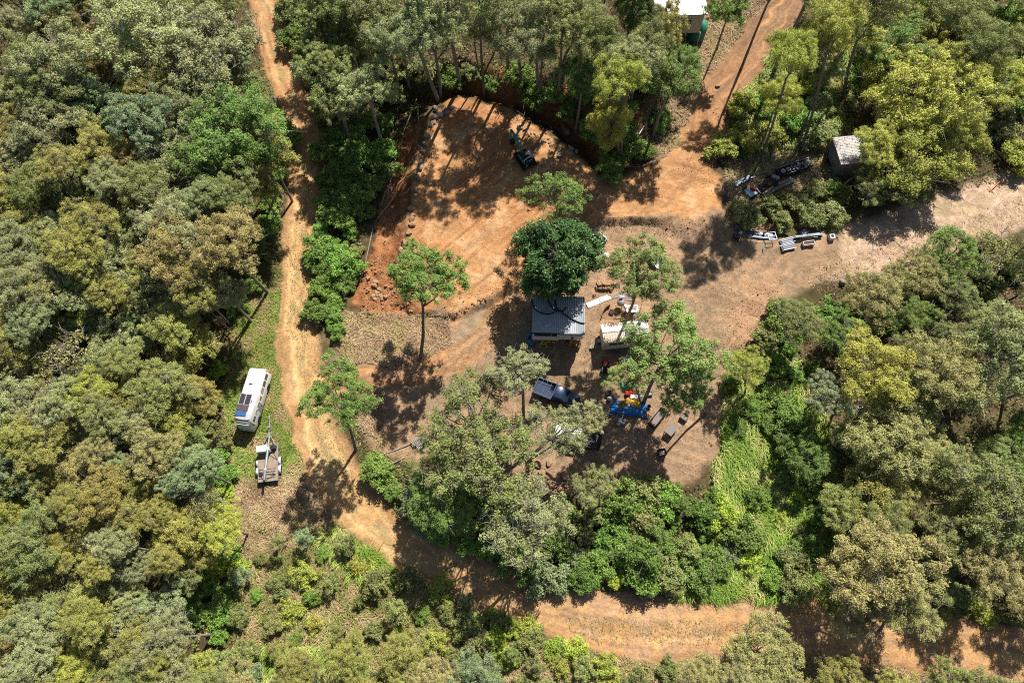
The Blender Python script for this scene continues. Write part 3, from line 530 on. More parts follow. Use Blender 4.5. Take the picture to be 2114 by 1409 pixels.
RIGHT_A = [(1680, -70), (2180, -70), (2180, 330), (2070, 330), (2000, 320), (1960, 200), (1760, 150)]
RIGHT_B = [(1650, 650), (1780, 600), (1900, 545), (2180, 470), (2180, 1270), (1960, 1230), (1720, 1230), (1680, 1050), (1650, 900), (1640, 780)]
scatter(LEFT_A, {('gum', 'grey green'): .3, ('gum', 'dull green'): .2, ('wattle', 'olive'): .22, ('wattle', 'dull green'): .1, ('sparse', 'blue green'): .06, ('oak', 'dull green'): .07, ('wattle', 'rusty'): .03, ('bare', 'khaki'): .03}, 56, (36, 78), (6, 12), 21)
scatter(LEFT_B, {('wattle', 'olive'): .5, ('wattle', 'dull green'): .12, ('gum', 'grey green'): .14, ('wattle', 'yellow green'): .08, ('sparse', 'blue green'): .07, ('bare', 'khaki'): .06, ('wattle', 'khaki'): .08}, 52, (34, 70), (5, 9.5), 22)
scatter(TOP, {('gum', 'mid green'): .25, ('gum', 'grey green'): .2, ('oak', 'dull green'): .22, ('gum', 'dull green'): .15, ('sparse', 'mid green'): .12, ('bare', 'khaki'): .04}, 64, (38, 68), (7.5, 13), 23)
scatter(RIGHT_A, {('wattle', 'yellow green'): .3, ('gum', 'mid green'): .2, ('oak', 'dull green'): .15, ('wattle', 'dull green'): .25, ('sparse', 'bright green'): .1}, 78, (40, 74), (3.5, 7.5), 24)
scatter(RIGHT_B, {('wattle', 'khaki'): .16, ('gum', 'mid green'): .28, ('gum', 'dull green'): .2, ('oak', 'dull green'): .14, ('wattle', 'dull green'): .14, ('bare', 'khaki'): .05, ('sparse', 'blue green'): .05}, 82, (36, 70), (3.0, 7.5), 25, gap=.34)
scatter([(450, 1400), (700, 1350), (850, 1320), (1000, 1350), (1000, 1470), (450, 1470)], {('wattle', 'olive'): .4, ('wattle', 'khaki'): .4, ('sparse', 'blue green'): .2}, 80, (45, 65), (4, 6), 26)
scatter([(1440, 1400), (1700, 1390), (2180, 1420), (2180, 1470), (1440, 1470)], {('wattle', 'khaki'): .4, ('gum', 'dull green'): .3, ('wattle', 'olive'): .3}, 80, (45, 65), (3, 5), 27)
SH = ('shrub', 'bright green'); SM = ('shrub', 'mid green'); SD = ('shrub', 'dull green'); SL = ('shrub', 'lime')
scatter([(660, 420), (740, 420), (755, 470), (722, 560), (712, 640), (705, 695), (655, 690), (645, 640), (650, 540)], {SH: .42, SM: .36, ('shrub', 'blue green'): .12, SD: .1}, 31, (16, 38), None, 31)
scatter([(690, 260), (790, 235), (812, 290), (778, 380), (700, 400), (680, 330)], {SM: .6, SH: .4}, 38, (26, 40), None, 32)
scatter([(770, 955), (860, 1010), (1000, 1030), (1230, 1030), (1330, 1015), (1470, 1000), (1540, 1080), (1500, 1190), (1300, 1225), (1120, 1190), (1000, 1140), (860, 1075), (790, 1010)], {SH: .36, SM: .3, SL: .08, SD: .1, ('bush', 'mid green'): .08, ('shrub', 'blue green'): .08}, 38, (18, 46), None, 33)
scatter([(560, 60), (590, 300), (575, 470), (520, 620), (480, 630), (540, 450), (560, 280), (530, 100)], {SH: .6, SM: .4}, 42, (22, 36), None, 34)
scatter([(560, 1120), (650, 1090), (780, 1130), (1000, 1240), (1130, 1320), (1000, 1420), (480, 1420), (420, 1250)], {SH: .15, SD: .2, ('bush', 'blue green'): .15, ('spray', 'yellow green'): .3, ('bush', 'dull green'): .2}, 46, (14, 34), None, 35, gap=.4)
scatter([(1480, 330), (1490, 230), (1560, 140), (1680, 150), (1720, 260), (1640, 300), (1560, 300)], {SD: .3, ('shrub', 'yellow green'): .4, SH: .2, ('bush', 'yellow green'): .1}, 52, (26, 40), None, 36)
scatter([(1530, 420), (1640, 400), (1730, 390), (1725, 460), (1620, 470), (1540, 462)], {SD: .6, SM: .4}, 42, (24, 36), None, 37)
scatter([(1570, 690), (1650, 620), (1720, 640), (1660, 720), (1650, 850), (1690, 1000), (1680, 1200), (1600, 1230), (1640, 1000), (1600, 800)], {SH: .3, SM: .4, SD: .3}, 46, (18, 40), None, 38)
scatter([(1480, 1080), (1560, 1000), (1640, 900), (1660, 1230), (1480, 1235)], {SH: .3, SM: .35, ('spray', 'lime'): .35}, 58, (14, 30), None, 48, gap=.25)
scatter([(1500, 790), (1600, 760), (1640, 860), (1520, 900)], {SM: .6, SH: .4}, 44, (14, 28), None, 49, gap=.2)
scatter([(385, 1110), (480, 1110), (500, 1200), (450, 1310), (380, 1290)], {SH: .5, SM: .3, SL: .2}, 40, (20, 36), None, 51)
scatter([(440, 770), (475, 745), (480, 880), (500, 960), (450, 1040), (425, 900)], {SH: .4, SL: .2, SD: .4}, 36, (18, 28), None, 39)
scatter([(1000, 1350), (1430, 1385), (1430, 1440), (1000, 1440)], {('spray', 'yellow green'): .4, SD: .3, SL: .15, ('bush', 'dull green'): .15}, 44, (20, 34), None, 40)
scatter([(1000, 1260), (1130, 1310), (1200, 1350), (1000, 1350)], {('spray', 'lime'): .4, SD: .3, SL: .3}, 40, (20, 32), None, 41)
scatter([(1250, 360), (1290, 250), (1380, 240), (1330, 300), (1300, 340)], {SM: .6, SH: .4}, 36, (24, 32), None, 42, False)
scatter([(1090, 190), (1200, 170), (1260, 150), (1340, 110), (1380, 160), (1330, 200), (1230, 280), (1180, 235)], {SH: .5, SM: .5}, 48, (28, 42), None, 43)
scatter([(1760, 640), (2110, 500), (2110, 560), (1780, 690)], {SD: .4, SH: .3, SM: .3}, 58, (26, 42), None, 44)
scatter([(1720, 1230), (1960, 1220), (2114, 1260), (2114, 1290), (1950, 1262), (1720, 1250)], {SD: .5, ('spray', 'yellow green'): .5}, 46, (22, 34), None, 45)
scatter([(720, 230), (860, 190), (940, 165), (1010, 185), (1100, 200), (1090, 160), (950, 120), (840, 140), (740, 170)], {SM: .5, SD: .3, ('bush', 'mid green'): .2}, 44, (20, 34), None, 50)
scatter([(590, -20), (720, 280), (690, 400), (650, 260), (600, 120)], {SM: .5, SD: .5}, 50, (26, 40), None, 46)
scatter([(1900, 60), (2114, 40), (2114, 340), (2050, 340)], {SH: .3, SD: .4, ('shrub', 'yellow green'): .3}, 62, (28, 42), None, 47)

# labels for the scattered plants: colour, kind and rank from the nearest thing one can find
MARKS = [((522, 822), 'white bus'), ((553, 950), 'mast trailer'), ((1080, 310), 'excavator'), ((1745, 305), 'corrugated shed'), ((1420, 30), 'white roofed building'), ((0, 0), 'top left photo corner'), ((2114, 0), 'top right photo corner'),
         ((0, 1409), 'bottom left photo corner'), ((2114, 1409), 'bottom right photo corner'), ((0, 704), 'middle of the left photo edge'), ((2114, 704), 'middle of the right photo edge'), ((545, 0), 'top end of the red track'), ((690, 990), 'red track bend'),
         ((1057, 1409), 'middle of the bottom photo edge'), ((855, 380), 'boulder row on the pad'), ((1383, 890), 'outdoor table'), ((1960, 455), 'dry grass lane'), ((1150, 790), 'dark blue ute'), ((0, 350), 'upper left photo edge'), ((0, 1050), 'lower left photo edge'),
         ((250, 704), 'middle of the left forest'), ((640, 380), 'shaded stretch of the red track'), ((250, 1200), 'lower left forest centre'), ((1775, 847), 'white sheet in the right scrub'), ((2114, 1100), 'lower right photo edge'), ((900, 0), 'top edge above the pad'),
         ((1400, 1290), 'lower red track'), ((1590, 490), 'scrap metal row'), ((1300, 300), 'cut bank'), ((530, 1409), 'lower left bottom edge'), ((1560, 900), 'tall grass slope'), ((1700, 1409), 'right bottom edge'), ((300, 250), 'upper left forest centre'), ((240, 1409), 'bottom edge of left forest')]
def auto_labels():
    gr = {}
    for p in PLANTS:
        if p['auto']:
            d = [(p['u'] - m[0][0]) ** 2 + (p['v'] - m[0][1]) ** 2 for m in MARKS]; i = int(np.argmin(d)); gr.setdefault((p['tone'], p['key'], i), []).append((d[i], p))
    for (tone, key, i), L in gr.items():
        for k, (d, p) in enumerate(sorted(L, key=lambda t: t[0])): p['o']['label'] = f"{tone} {KIND[key][1]}, {ORD[k]}nearest to the {MARKS[i][1]}"
    gname = {'tree': 'trees of the bush around the clearing', 'shrub': 'shrubs around the clearing', 'sapling': 'saplings in the scrub', 'weed': 'weeds beside the track'}
    for p in PLANTS: p['o']['group'] = gname[p['o']['category']]
auto_labels()
print('plants', len(PLANTS))

# ------------------------------------------------------------------ materials of the things
WHITE = mat('white_paint', (.74, .74, .72), .45, var=.1, scale=2, dirt=(.5, .42, .32, .66)); WSHEET = mat('white_board', (.72, .69, .64), .8, var=.12, scale=3, dirt=(.5, .3, .18, .68))
GALV = mat('galvanised_iron', (.27, .29, .31), .5, .35, var=.2, scale=1.5, dirt=(.3, .25, .2, .66)); ROOFM = mat('roof_iron', (.40, .43, .46), .45, .45, var=.18, scale=1.2, dirt=(.28, .2, .14, .7))
GREY = mat('grey_plastic', (.22, .22, .23), .6, var=.2); DARK = mat('dark_steel', (.035, .036, .042), .5, .3, var=.4, dirt=(.16, .09, .05, .68)); BLACK = mat('black_rubber', (.018, .018, .02), .8, var=.3)
GLASS = mat('dark_glass', (.03, .035, .04), .08, var=.1); BROWNGL = mat('curtained_glass', (.14, .1, .075), .15, var=.3, scale=3); GREYGL = mat('grey_window', (.32, .31, .33), .25, var=.1)
SOLAR = mat('solar_cells', (.06, .05, .065), .2, var=.25, scale=6); BLUEP = mat('blue_panel', (.055, .13, .30), .25, var=.15); BROWNP = mat('brown_panel', (.11, .08, .085), .3, var=.15)
WOOD = mat('weathered_wood', (.30, .23, .16), .85, var=.35, scale=5, bump=.3); DECKW = mat('deck_board', (.34, .26, .19), .85, var=.25, scale=3); GWOOD = mat('grey_timber', (.33, .29, .26), .85, var=.4, scale=6); DWOOD = mat('dark_wicker', (.075, .05, .04), .8, var=.3); TABLEW = mat('table_slats', (.25, .2, .18), .8, var=.2)
FIRE = mat('split_firewood', (.42, .25, .13), .85, var=.5, scale=6, bump=.4); RUST = mat('rusty_iron', (.19, .085, .045), .85, .2, var=.5, scale=5); RED = mat('red_paint', (.45, .03, .025), .45, var=.3); REDB = mat('red_brown_paint', (.25, .035, .015), .45, var=.4)
TEAL = mat('teal_paint', (.015, .32, .31), .4, var=.25, dirt=(.12, .08, .05, .7)); BLUE = mat('blue_plastic', (.03, .2, .5), .45, var=.2); TARP = mat('blue_tarpaulin', (.02, .17, .50), .4, var=.3, scale=3); YEL = mat('yellow_plastic', (.62, .5, .05), .5, var=.2); ORG = mat('orange_plastic', (.62, .2, .03), .5, var=.2)
CLOTHO = mat('orange_cloth', (.5, .28, .04), .9, var=.55, scale=2.2, dirt=(.2, .14, .03, .55)); CLOTHR = mat('red_cloth', (.5, .035, .02), .9, var=.3); CLOTHG = mat('green_cloth', (.03, .22, .13), .9, var=.3); NAVY = mat('navy_paint', (.022, .04, .085), .3, .2, var=.2, dirt=(.15, .12, .1, .72))
STEELB = mat('blue_grey_steel', (.14, .18, .23), .5, .3, var=.35, scale=5); LBLUE = mat('pale_blue_paint', (.42, .58, .66), .5, var=.15); TANKG = mat('green_tank', (.035, .25, .15), .5, var=.15); CREAM = mat('cream_cladding', (.62, .56, .44), .6, var=.12); PURPLE = mat('purple_plastic', (.25, .07, .3), .5)
ROCK = [mat('orange_stone', (.42, .25, .14), .95, var=.35, scale=2.5, bump=.5), mat('grey_stone', (.34, .28, .23), .95, var=.35, scale=2.5, bump=.5), mat('red_stone', (.34, .16, .08), .95, var=.4, scale=2.5, bump=.5)]
STICK = mat('bleached_wood', (.42, .33, .25), .9, var=.3, scale=4); SLATE = mat('grey_panel', (.17, .17, .18), .35, var=.15)

def wheel(parent, x, y, r=.33, w=.2, rimm=None, axis='x'):
    t = MB().lathe([(r * .6, -w / 2), (r * .9, -w / 2), (r, -w * .3), (r, w * .3), (r * .9, w / 2), (r * .6, w / 2)], (x, y, r), 20, axis=axis).obj('wheel', BLACK, parent)
    MB().lathe([(r * .62, -w * .46), (r * .45, -w * .36), (.06, -w * .36), (.06, w * .36), (r * .45, w * .36), (r * .62, w * .46)], (x, y, r), 16, axis=axis).obj('rim', rimm or GALV, t)
    return t
def corrug(w, d, pitch, amp, th, slope_x=0.0):
    """corrugated sheet, ribs running along y; returns MB centred at origin"""
    n = int(w / pitch) * 4; xs = np.linspace(-w / 2, w / 2, n + 1); top = [(x, amp * math.sin(2 * math.pi * x / pitch) * .5) for x in xs]
    poly = [(x, z + th) for x, z in top] + [(x, z) for x, z in reversed(top)]
    mb = MB(); m = n + 1
    v = [(x, y, z + s) for y in (-d / 2, d / 2) for s in (th, 0) for x, z in top]; f = []
    for k in range(n):
        f += [(k, k + 1, 2 * m + k + 1, 2 * m + k), (m + k + 1, m + k, 3 * m + k, 3 * m + k + 1), (k + 1, k, m + k, m + k + 1), (2 * m + k, 2 * m + k + 1, 3 * m + k + 1, 3 * m + k)]
    f += [(0, 2 * m, 3 * m, m), (m - 1, 2 * m - 1, 4 * m - 1, 3 * m - 1)]
    return mb.add(v, f)
def open_box(parent, w, d, h, m, th=.04, z0=0.0, name='panel'):
    for k, (c, s) in enumerate((((0, -d / 2 + th / 2, h / 2 + z0), (w, th, h)), ((0, d / 2 - th / 2, h / 2 + z0), (w, th, h)), ((-w / 2 + th / 2, 0, h / 2 + z0 - .003), (th, d - 2 * th, h)), ((w / 2 - th / 2, 0, h / 2 + z0 - .003), (th, d - 2 * th, h)))):
        MB().box(c, s).obj('side_' + name, m, parent)
    return MB().box((0, 0, z0 + .05), (w - 2 * th, d - 2 * th, .06)).obj('bottom_' + name, m, parent)

# ------------------------------------------------------------------ the white bus
def build_bus():
    rz, ln = heading(530, 760, 499, 866, 2.5); p = spot(514.5, 813, 2.5); t = thing('bus', 'long white camper bus with roof solar panels parked on the grass left of the track', 'bus', p, rz - math.pi / 2)
    hl = ln / 2 + .02
    def sec(y, hw, z0, z1, rw, sh):
        h = [(hw * .96, z0), (hw, z0 + .2), (hw, z0 + (z1 - z0) * .45), (hw * .97, z0 + (z1 - z0) * .52), (rw + .05, z1 - sh), (rw - .05, z1 - sh * .35), (rw * .7, z1 - .03), (rw * .35, z1)]
        return [(x, y, z) for x, z in h] + [(-x, y, z) for x, z in reversed(h)]
    S = [sec(-hl - .02, .92, .55, 2.42, .74, .2), sec(-hl + .06, .99, .38, 2.5, .8, .17), sec(0, 1.0, .36, 2.55, .84, .16), sec(hl - .15, 1.0, .36, 2.52, .83, .16), sec(hl + .05, .97, .38, 2.3, .8, .3), sec(hl + .33, .93, .4, 1.5, .8, .2), sec(hl + .52, .8, .45, 1.1, .66, .15)]
    MB().loft(S).obj('body', WHITE, t)
    ys = np.linspace(-hl + .55, hl - .5, 7)
    for s in (-1, 1):
        for k, y in enumerate(ys):
            w = .62 if k not in (3,) else .44; y = y + (0 if k != 3 else .05); g = GREYGL if k in (2, 5) else BROWNGL
            f = MB().box((s * .935, y, 1.74), (.03, w, .52), ry=-s * .135).obj('window', g, t); MB().box((s * .926, y, 1.74), (.03, w + .07, .6), ry=-s * .135).obj('window_frame', WHITE, f)
        for y in (-hl + 1.35, hl - .75): wheel(t, s * .9, y, .36, .2, WHITE); MB().lathe([(.47, -.02), (.47, .02)], (s * .985, y, .4), 20, axis='x').obj('wheel_arch', BLACK, t)
        MB().tube([(s * .86, hl + .02, 2.2), (s * 1.1, hl + .14, 2.1), (s * 1.12, hl + .14, 1.85)], .025, 6).box((s * 1.13, hl + .16, 1.85), (.2, .07, .34), bev=.02).obj('mirror', DARK, t)
        MB().box((s * 1.004, 0, .95), (.012, ln * .93, .05)).obj('trim_strip', GREYGL, t); MB().box((s * .72, hl + .51, .8), (.26, .06, .16), bev=.03).obj('headlight', GREYGL, t)
    d = MB().box((-1.005, hl - 1.95, 1.05), (.03, .75, 1.1)).obj('door', GREYGL, t); MB().box((-1.03, hl - 2.2, 1.0), (.03, .05, .18)).obj('handle', DARK, d)
    MB().loft([[(x, hl - .06 - .12 * (x / .8) ** 2, 2.45 - .05 * (x / .8) ** 2), (x, hl + .02 - .12 * (x / .8) ** 2, 2.36 - .1 * (x / .8) ** 2), (x, hl + .02 - .12 * (x / .8) ** 2, 2.46 - .1 * (x / .8) ** 2), (x, hl - .06 - .12 * (x / .8) ** 2, 2.56 - .05 * (x / .8) ** 2)] for x in np.linspace(-.82, .82, 9)]).obj('visor', DARK, t)
    MB().box((0, hl + .255, 1.88), (1.45, .03, .72), rx=-.34).obj('windscreen', WHITE, t)
    MB().box((0, -hl - .07, .6), (1.9, .12, .2), bev=.04).obj('bumper', WHITE, t); MB().box((-.6, -hl - .05, 2.2), (.7, .16, .1), bev=.03).obj('awning_bar', WHITE, t); MB().box((0, hl + .53, .55), (1.6, .12, .2), bev=.04).obj('bumper', WHITE, t)
    v = MB().box((.12, -1.35, 2.62), (.42, .5, .1), bev=.03).obj('roof_vent', WHITE, t); MB().box((.12, -1.08, 2.58), (.36, .03, .07)).obj('vent_grille', DARK, v)
    for x in (.52, -.1):
        f = MB().box((x, .64, 2.6), (.56, 1.15, .04)).obj('solar_panel', SOLAR, t); m = MB()
        for e in (-1, 1): m.box((x + e * .285, .64, 2.605), (.025, 1.2, .05)); m.box((x, .64 + e * .585, 2.606), (.595, .025, .05))
        m.obj('panel_frame', WHITE, f)
    MB().box((.24, 1.57, 2.59), (1.2, .58, .04)).obj('solar_panel', BROWNP, t, label='brown roof panel'); MB().box((.25, 2.16, 2.59), (1.12, .52, .04)).obj('solar_panel', BLUEP, t, label='blue roof panel')
    MB().tube([(-.45, .6, 2.56), (-.52, .75, 2.6), (-.45, .95, 2.56)], .03, 6).obj('cable', DARK, t)
build_bus()

# ------------------------------------------------------------------ the trailer with the mast
def build_trailer():
    rz, ln = heading(553.5, 992, 553, 920, .8); p = spot(553.5, 956, .8); t = thing('trailer', 'flat deck tandem trailer carrying a long grey steel mast beside the track', 'trailer', p, rz - math.pi / 2); hl = ln / 2
    MB().box((0, 0, .74), (1.95, 2 * hl, .08)).obj('deck', DECKW, t); m = MB()
    for s in (-1, 1): m.box((s * 1.0, 0, .72), (.07, 2 * hl, .16))
    m.box((0, -hl - .03, .72), (2.07, .06, .16)); m.box((0, hl + .03, .72), (2.6, .06, .14)); m.box((0, 0, .58), (1.6, 2 * hl * .9, .12)); m.obj('chassis', GALV, t)
    for s in (-1, 1):
        for y in (-.55, .35):
            wheel(t, s * 1.14, y - .1, .33, .2)
            q = []
            for a in np.linspace(-.35, math.pi + .35, 9): q.append([(s * 1.02, y - .1 + .43 * math.cos(a), .36 + .43 * math.sin(a)), (s * 1.28, y - .1 + .43 * math.cos(a), .36 + .43 * math.sin(a)), (s * 1.28, y - .1 + .41 * math.cos(a), .36 + .41 * math.sin(a)), (s * 1.02, y - .1 + .41 * math.cos(a), .36 + .41 * math.sin(a))])
            MB().loft(q).obj('mudguard', WHITE, t)
    b = MB().box((-.28, hl - .38, 1.2), (1.3, .62, .8), bev=.04).obj('toolbox', WHITE, t); MB().box((-.28, hl - .38, 1.63), (1.36, .68, .06), bev=.02).tube([(-.7, hl - .05, 1.67), (0, hl - .5, 1.67)], .015).obj('toolbox_lid', WHITE, b)
    m = MB()
    for s in (-1, 1): m.tube([(s * .72, hl, .6), (0, hl + 1.55, .6)], .045, 6)
    m.prism([(-.26, hl + 1.0), (.26, hl + 1.0), (.03, hl + 1.75), (-.03, hl + 1.75)], .63, .68); m.tube([(0, hl + 1.5, .6), (0, hl + 3.0, .6)], .06, 8); m.obj('drawbar', GALV, t)
    MB().tube([(0, hl + 2.9, .62), (.02, hl + 3.3, .7), (0, hl + 3.42, .62)], .07, 8).tube([(.2, hl + 1.95, .1), (.2, hl + 1.95, .95)], .03).box((.0, hl + 2.1, .75), (.4, .2, .14)).obj('coupling', GALV, t)
    a, c = Vector((.5, hl + .95, 1.95)), Vector((-.08, -hl - .1, 1.75))
    ms = MB().tube([a, a.lerp(c, .25), a.lerp(c, .25) - Vector((0, .02, .0)), c], [.1, .1, .13, .13], 12).obj('mast', GALV, t); MB().tube([a.lerp(c, .28), a.lerp(c, .34)], .15, 12).tube([a.lerp(c, .75), a.lerp(c, .78)], .15, 12).obj('clamp', WHITE, ms)
    MB().tube([(-.25, hl - .1, .78), (.35, hl - .1, 1.75), (.85, hl - .25, .78)], .04).box((.62, hl - .25, 1.05), (.5, .4, .5)).tube([(.4, hl - .3, 1.6), (.95, .3, .85)], .03).obj('mast_stand', DARK, t)
    MB().tube([(-.75, -hl + .55, .78), (-.05, -hl + .6, 1.6), (.75, -hl + .55, .78)], .035).tube([(-.8, -hl + .55, 1.15), (.85, -hl + .55, 1.15)], .03).tube([(-.85, -hl + 1.15, 1.1), (.9, -hl + 1.15, 1.1)], .03).tube([(-.8, -hl + .55, .8), (-.75, -hl + 1.15, 1.1)], .03).tube([(.8, -hl + .55, .8), (.4, -hl + .85, 1.2), (.85, -hl + 1.15, 1.1)], .025).lathe([(.22, 0), (.22, .1)], (-.72, -hl + .75, .8), 12).obj('rear_cradle', DARK, t)
build_trailer()

# ------------------------------------------------------------------ the cabins and sheds
def build_cabin():
    L = 4.0; w = 109 * mpp(1153, 650, L); p = spot(1153, 650, L); rz = heading(1099, 648, 1208, 651, L)[0]; d = 4.15
    t = thing('cabin', 'raised white cabin with blue grey corrugated roof in the middle of the clearing', 'cabin', p, rz)
    R = corrug(w, d, .19, .035, .02); sl = .07; R.v = [(x, y, z + L + .12 + y * sl) for x, y, z in R.v]; rf = R.obj('roof', ROOFM, t)
    MB().box((0, -d / 2 - .06, L - .06), (w, .12, .12)).obj('gutter', DARK, rf)
    MB().box((0, .12, 2.72), (w - .2, d - .34, 2.4)).obj('walls', WHITE, t)
    ys = -d / 2 + .27
    wd = MB().box((-w / 2 + 1.5, ys - .03, 3.0), (2.45, .06, .95)).obj('window', GLASS, t); m = MB()
    for z in (2.42, 3.54): m.box((-w / 2 + 1.5, ys - .05, z), (2.75, .09, .17))
    for x in (-w / 2 + .2, -w / 2 + 2.8): m.box((x, ys - .05, 2.98), (.13, .085, .96))
    m.box((-w / 2 + 1.5, ys - .06, 1.95), (2.9, .12, .7)); m.box((-w / 2 + 2.1, ys - .064, 3.0), (.05, .03, .9)); m.obj('window_frame', WHITE, wd)
    MB().box((w / 2 - 1.45, ys - .05, 3.1), (2.7, .05, .025)).box((w / 2 - 1.45, ys - .04, 2.3), (2.75, .05, .9)).obj('cladding', WHITE, t)
    for x in (-w / 2 + .3, 0, w / 2 - .3):
        for y in (-d / 2 + .45, d / 2 - .3): MB().box((x, y, .66), (.13, .13, 1.72)).obj('stump', GWOOD, t)
    MB().box((0, d / 2 - .25, .7), (w - .5, .06, 1.5)).obj('base_wall', GWOOD, t)
    def onroof(pts): return smooth_line([(a, b, 0) for a, b in pts])
    for pts, lab in (([(1098, 618), (1100, 630), (1110, 642), (1128, 648), (1143, 645), (1152, 641)], 'thick black hose looped over the left part of the cabin roof'), ([(1131, 609), (1132, 622), (1140, 634), (1150, 641), (1162, 641), (1170, 634)], 'thick black hose curling from the mango tree onto the roof'), ([(1146, 620), (1149, 634), (1158, 643), (1178, 657), (1196, 666), (1207, 668)], 'thick black hose running down to the right roof corner')):
        P = [at(u, v, L + .19) for u, v, _ in onroof(pts)]; o = MB()
        M_ = Matrix.Translation(p) @ Matrix.Rotation(rz, 4, 'Z'); q = [M_.inverted() @ Vector(x) for x in P]; q = [Vector((a.x, a.y, L + .215 + a.y * sl)) for a in q]
        h = tag(MB().tube([M_ @ a for a in q], .065, 7).obj('hose', BLACK), lab, 'hose', 'black hoses on the cabin roof')
    return t
build_cabin()
def build_white_cabin():
    L = 2.45; p = spot(1291, 684, L); rz, w = heading(1243, 688, 1339, 678, L); d = 2.15
    t = thing('caravan', 'small white gabled cabin with two grey roof panels beside the raised cabin', 'caravan', p, rz)
    MB().prism([(-w / 2 + .1, -d / 2 + .06), (w / 2 - .1, -d / 2 + .06), (w / 2 - .1, d / 2 - .06), (-w / 2 + .1, d / 2 - .06)], .35, L).add([(-w / 2 + .1, -d / 2 + .06, L), (-w / 2 + .1, d / 2 - .06, L), (-w / 2 + .1, 0, L + .27), (w / 2 - .1, -d / 2 + .06, L), (w / 2 - .1, d / 2 - .06, L), (w / 2 - .1, 0, L + .27)], [(0, 2, 1), (3, 4, 5)]).obj('walls', CREAM, t)
    for s in (-1, 1):
        R = corrug(w, d / 2 + .02, .3, .03, .02); a = -s * .25; R.v = [(x, s * (d / 4) + y, z + L + .16 + (y * -s) * .25) for x, y, z in R.v]; R.obj('roof_sheet', WSHEET if s > 0 else CREAM, t)
    MB().tube([(-w / 2, 0, L + .31), (w / 2, 0, L + .31)], .045, 8).obj('ridge_cap', GALV, t)
    MB().box((.5, .53, L + .24), (1.2, .9, .04), rx=-.25).obj('roof_panel', SLATE, t); m = MB().box((.52, -.52, L + .24), (1.2, .85, .04), rx=.25).obj('roof_panel', SLATE, t)
    wd = MB().box((-.95, -d / 2 + .045, 1.75), (1.7, .05, .55)).obj('window', GLASS, t); MB().box((-.95, -d / 2 + .03, 2.07), (1.85, .07, .06)).box((-.95, -d / 2 + .03, 1.43), (1.85, .07, .06)).box((-.95, -d / 2 + .028, 1.75), (.05, .06, .55)).obj('window_frame', CREAM, wd)
    for s in (-1, 1): wheel(t, .3, s * (d / 2 - .15), .32, .18, axis='y')
    MB().box((0, -d / 2 + .03, .5), (w - .3, .05, .35)).obj('skirt', CREAM, t)
    b = thing('bucket', 'white bucket standing on the right end of the small white cabin roof', 'bucket', (0, 0, 0)); c = at(1321, 663, L + .35); b.location = (c[0], c[1], p.z + L + .2)
    MB().lathe([(.17, 0), (.23, .34), (.25, .34), (.25, .37), (.22, .37), (.16, .03)], n=16).obj('shell', WSHEET, b); MB().tube([(-.24, 0, .34), (-.15, .2, .42), (.15, .2, .42), (.24, 0, .34)], .012).obj('handle', GALV, b)
    r = np.random.default_rng(5); n = 340; q = r.uniform(-1, 1, (n, 2)) * [w / 2, 1]; side = r.random(n) < .7; yy = np.where(side, -d / 2 + np.abs(r.normal(size=n)) * .16, d / 2 - np.abs(r.normal(size=n)) * .2); xx = np.where(side, q[:, 0], -w / 4 + r.normal(size=n) * .5)
    zz = L + .24 + (d / 2 - np.abs(yy)) * .25; P = np.stack([np.clip(xx, -w / 2, w / 2), np.clip(yy, -d / 2, d / 2), zz], 1); V, F = leaf_quads(P, norm(r.normal(size=(n, 3)) * .5 + [0, 0, 1]), .16, .09, r)
    o = link('fallen_leaves', mesh_np('fallen_leaves', V, F, LEAFC, np.array([.28, .14, .07]) * np.ones((len(V), 3)), np.repeat(r.random(n), 4)), kind='stuff'); o.location = p; o.rotation_euler = (0, 0, rz); o['label'] = 'brown fallen leaves on the white cabin roof'; o['category'] = 'leaves'
build_white_cabin()
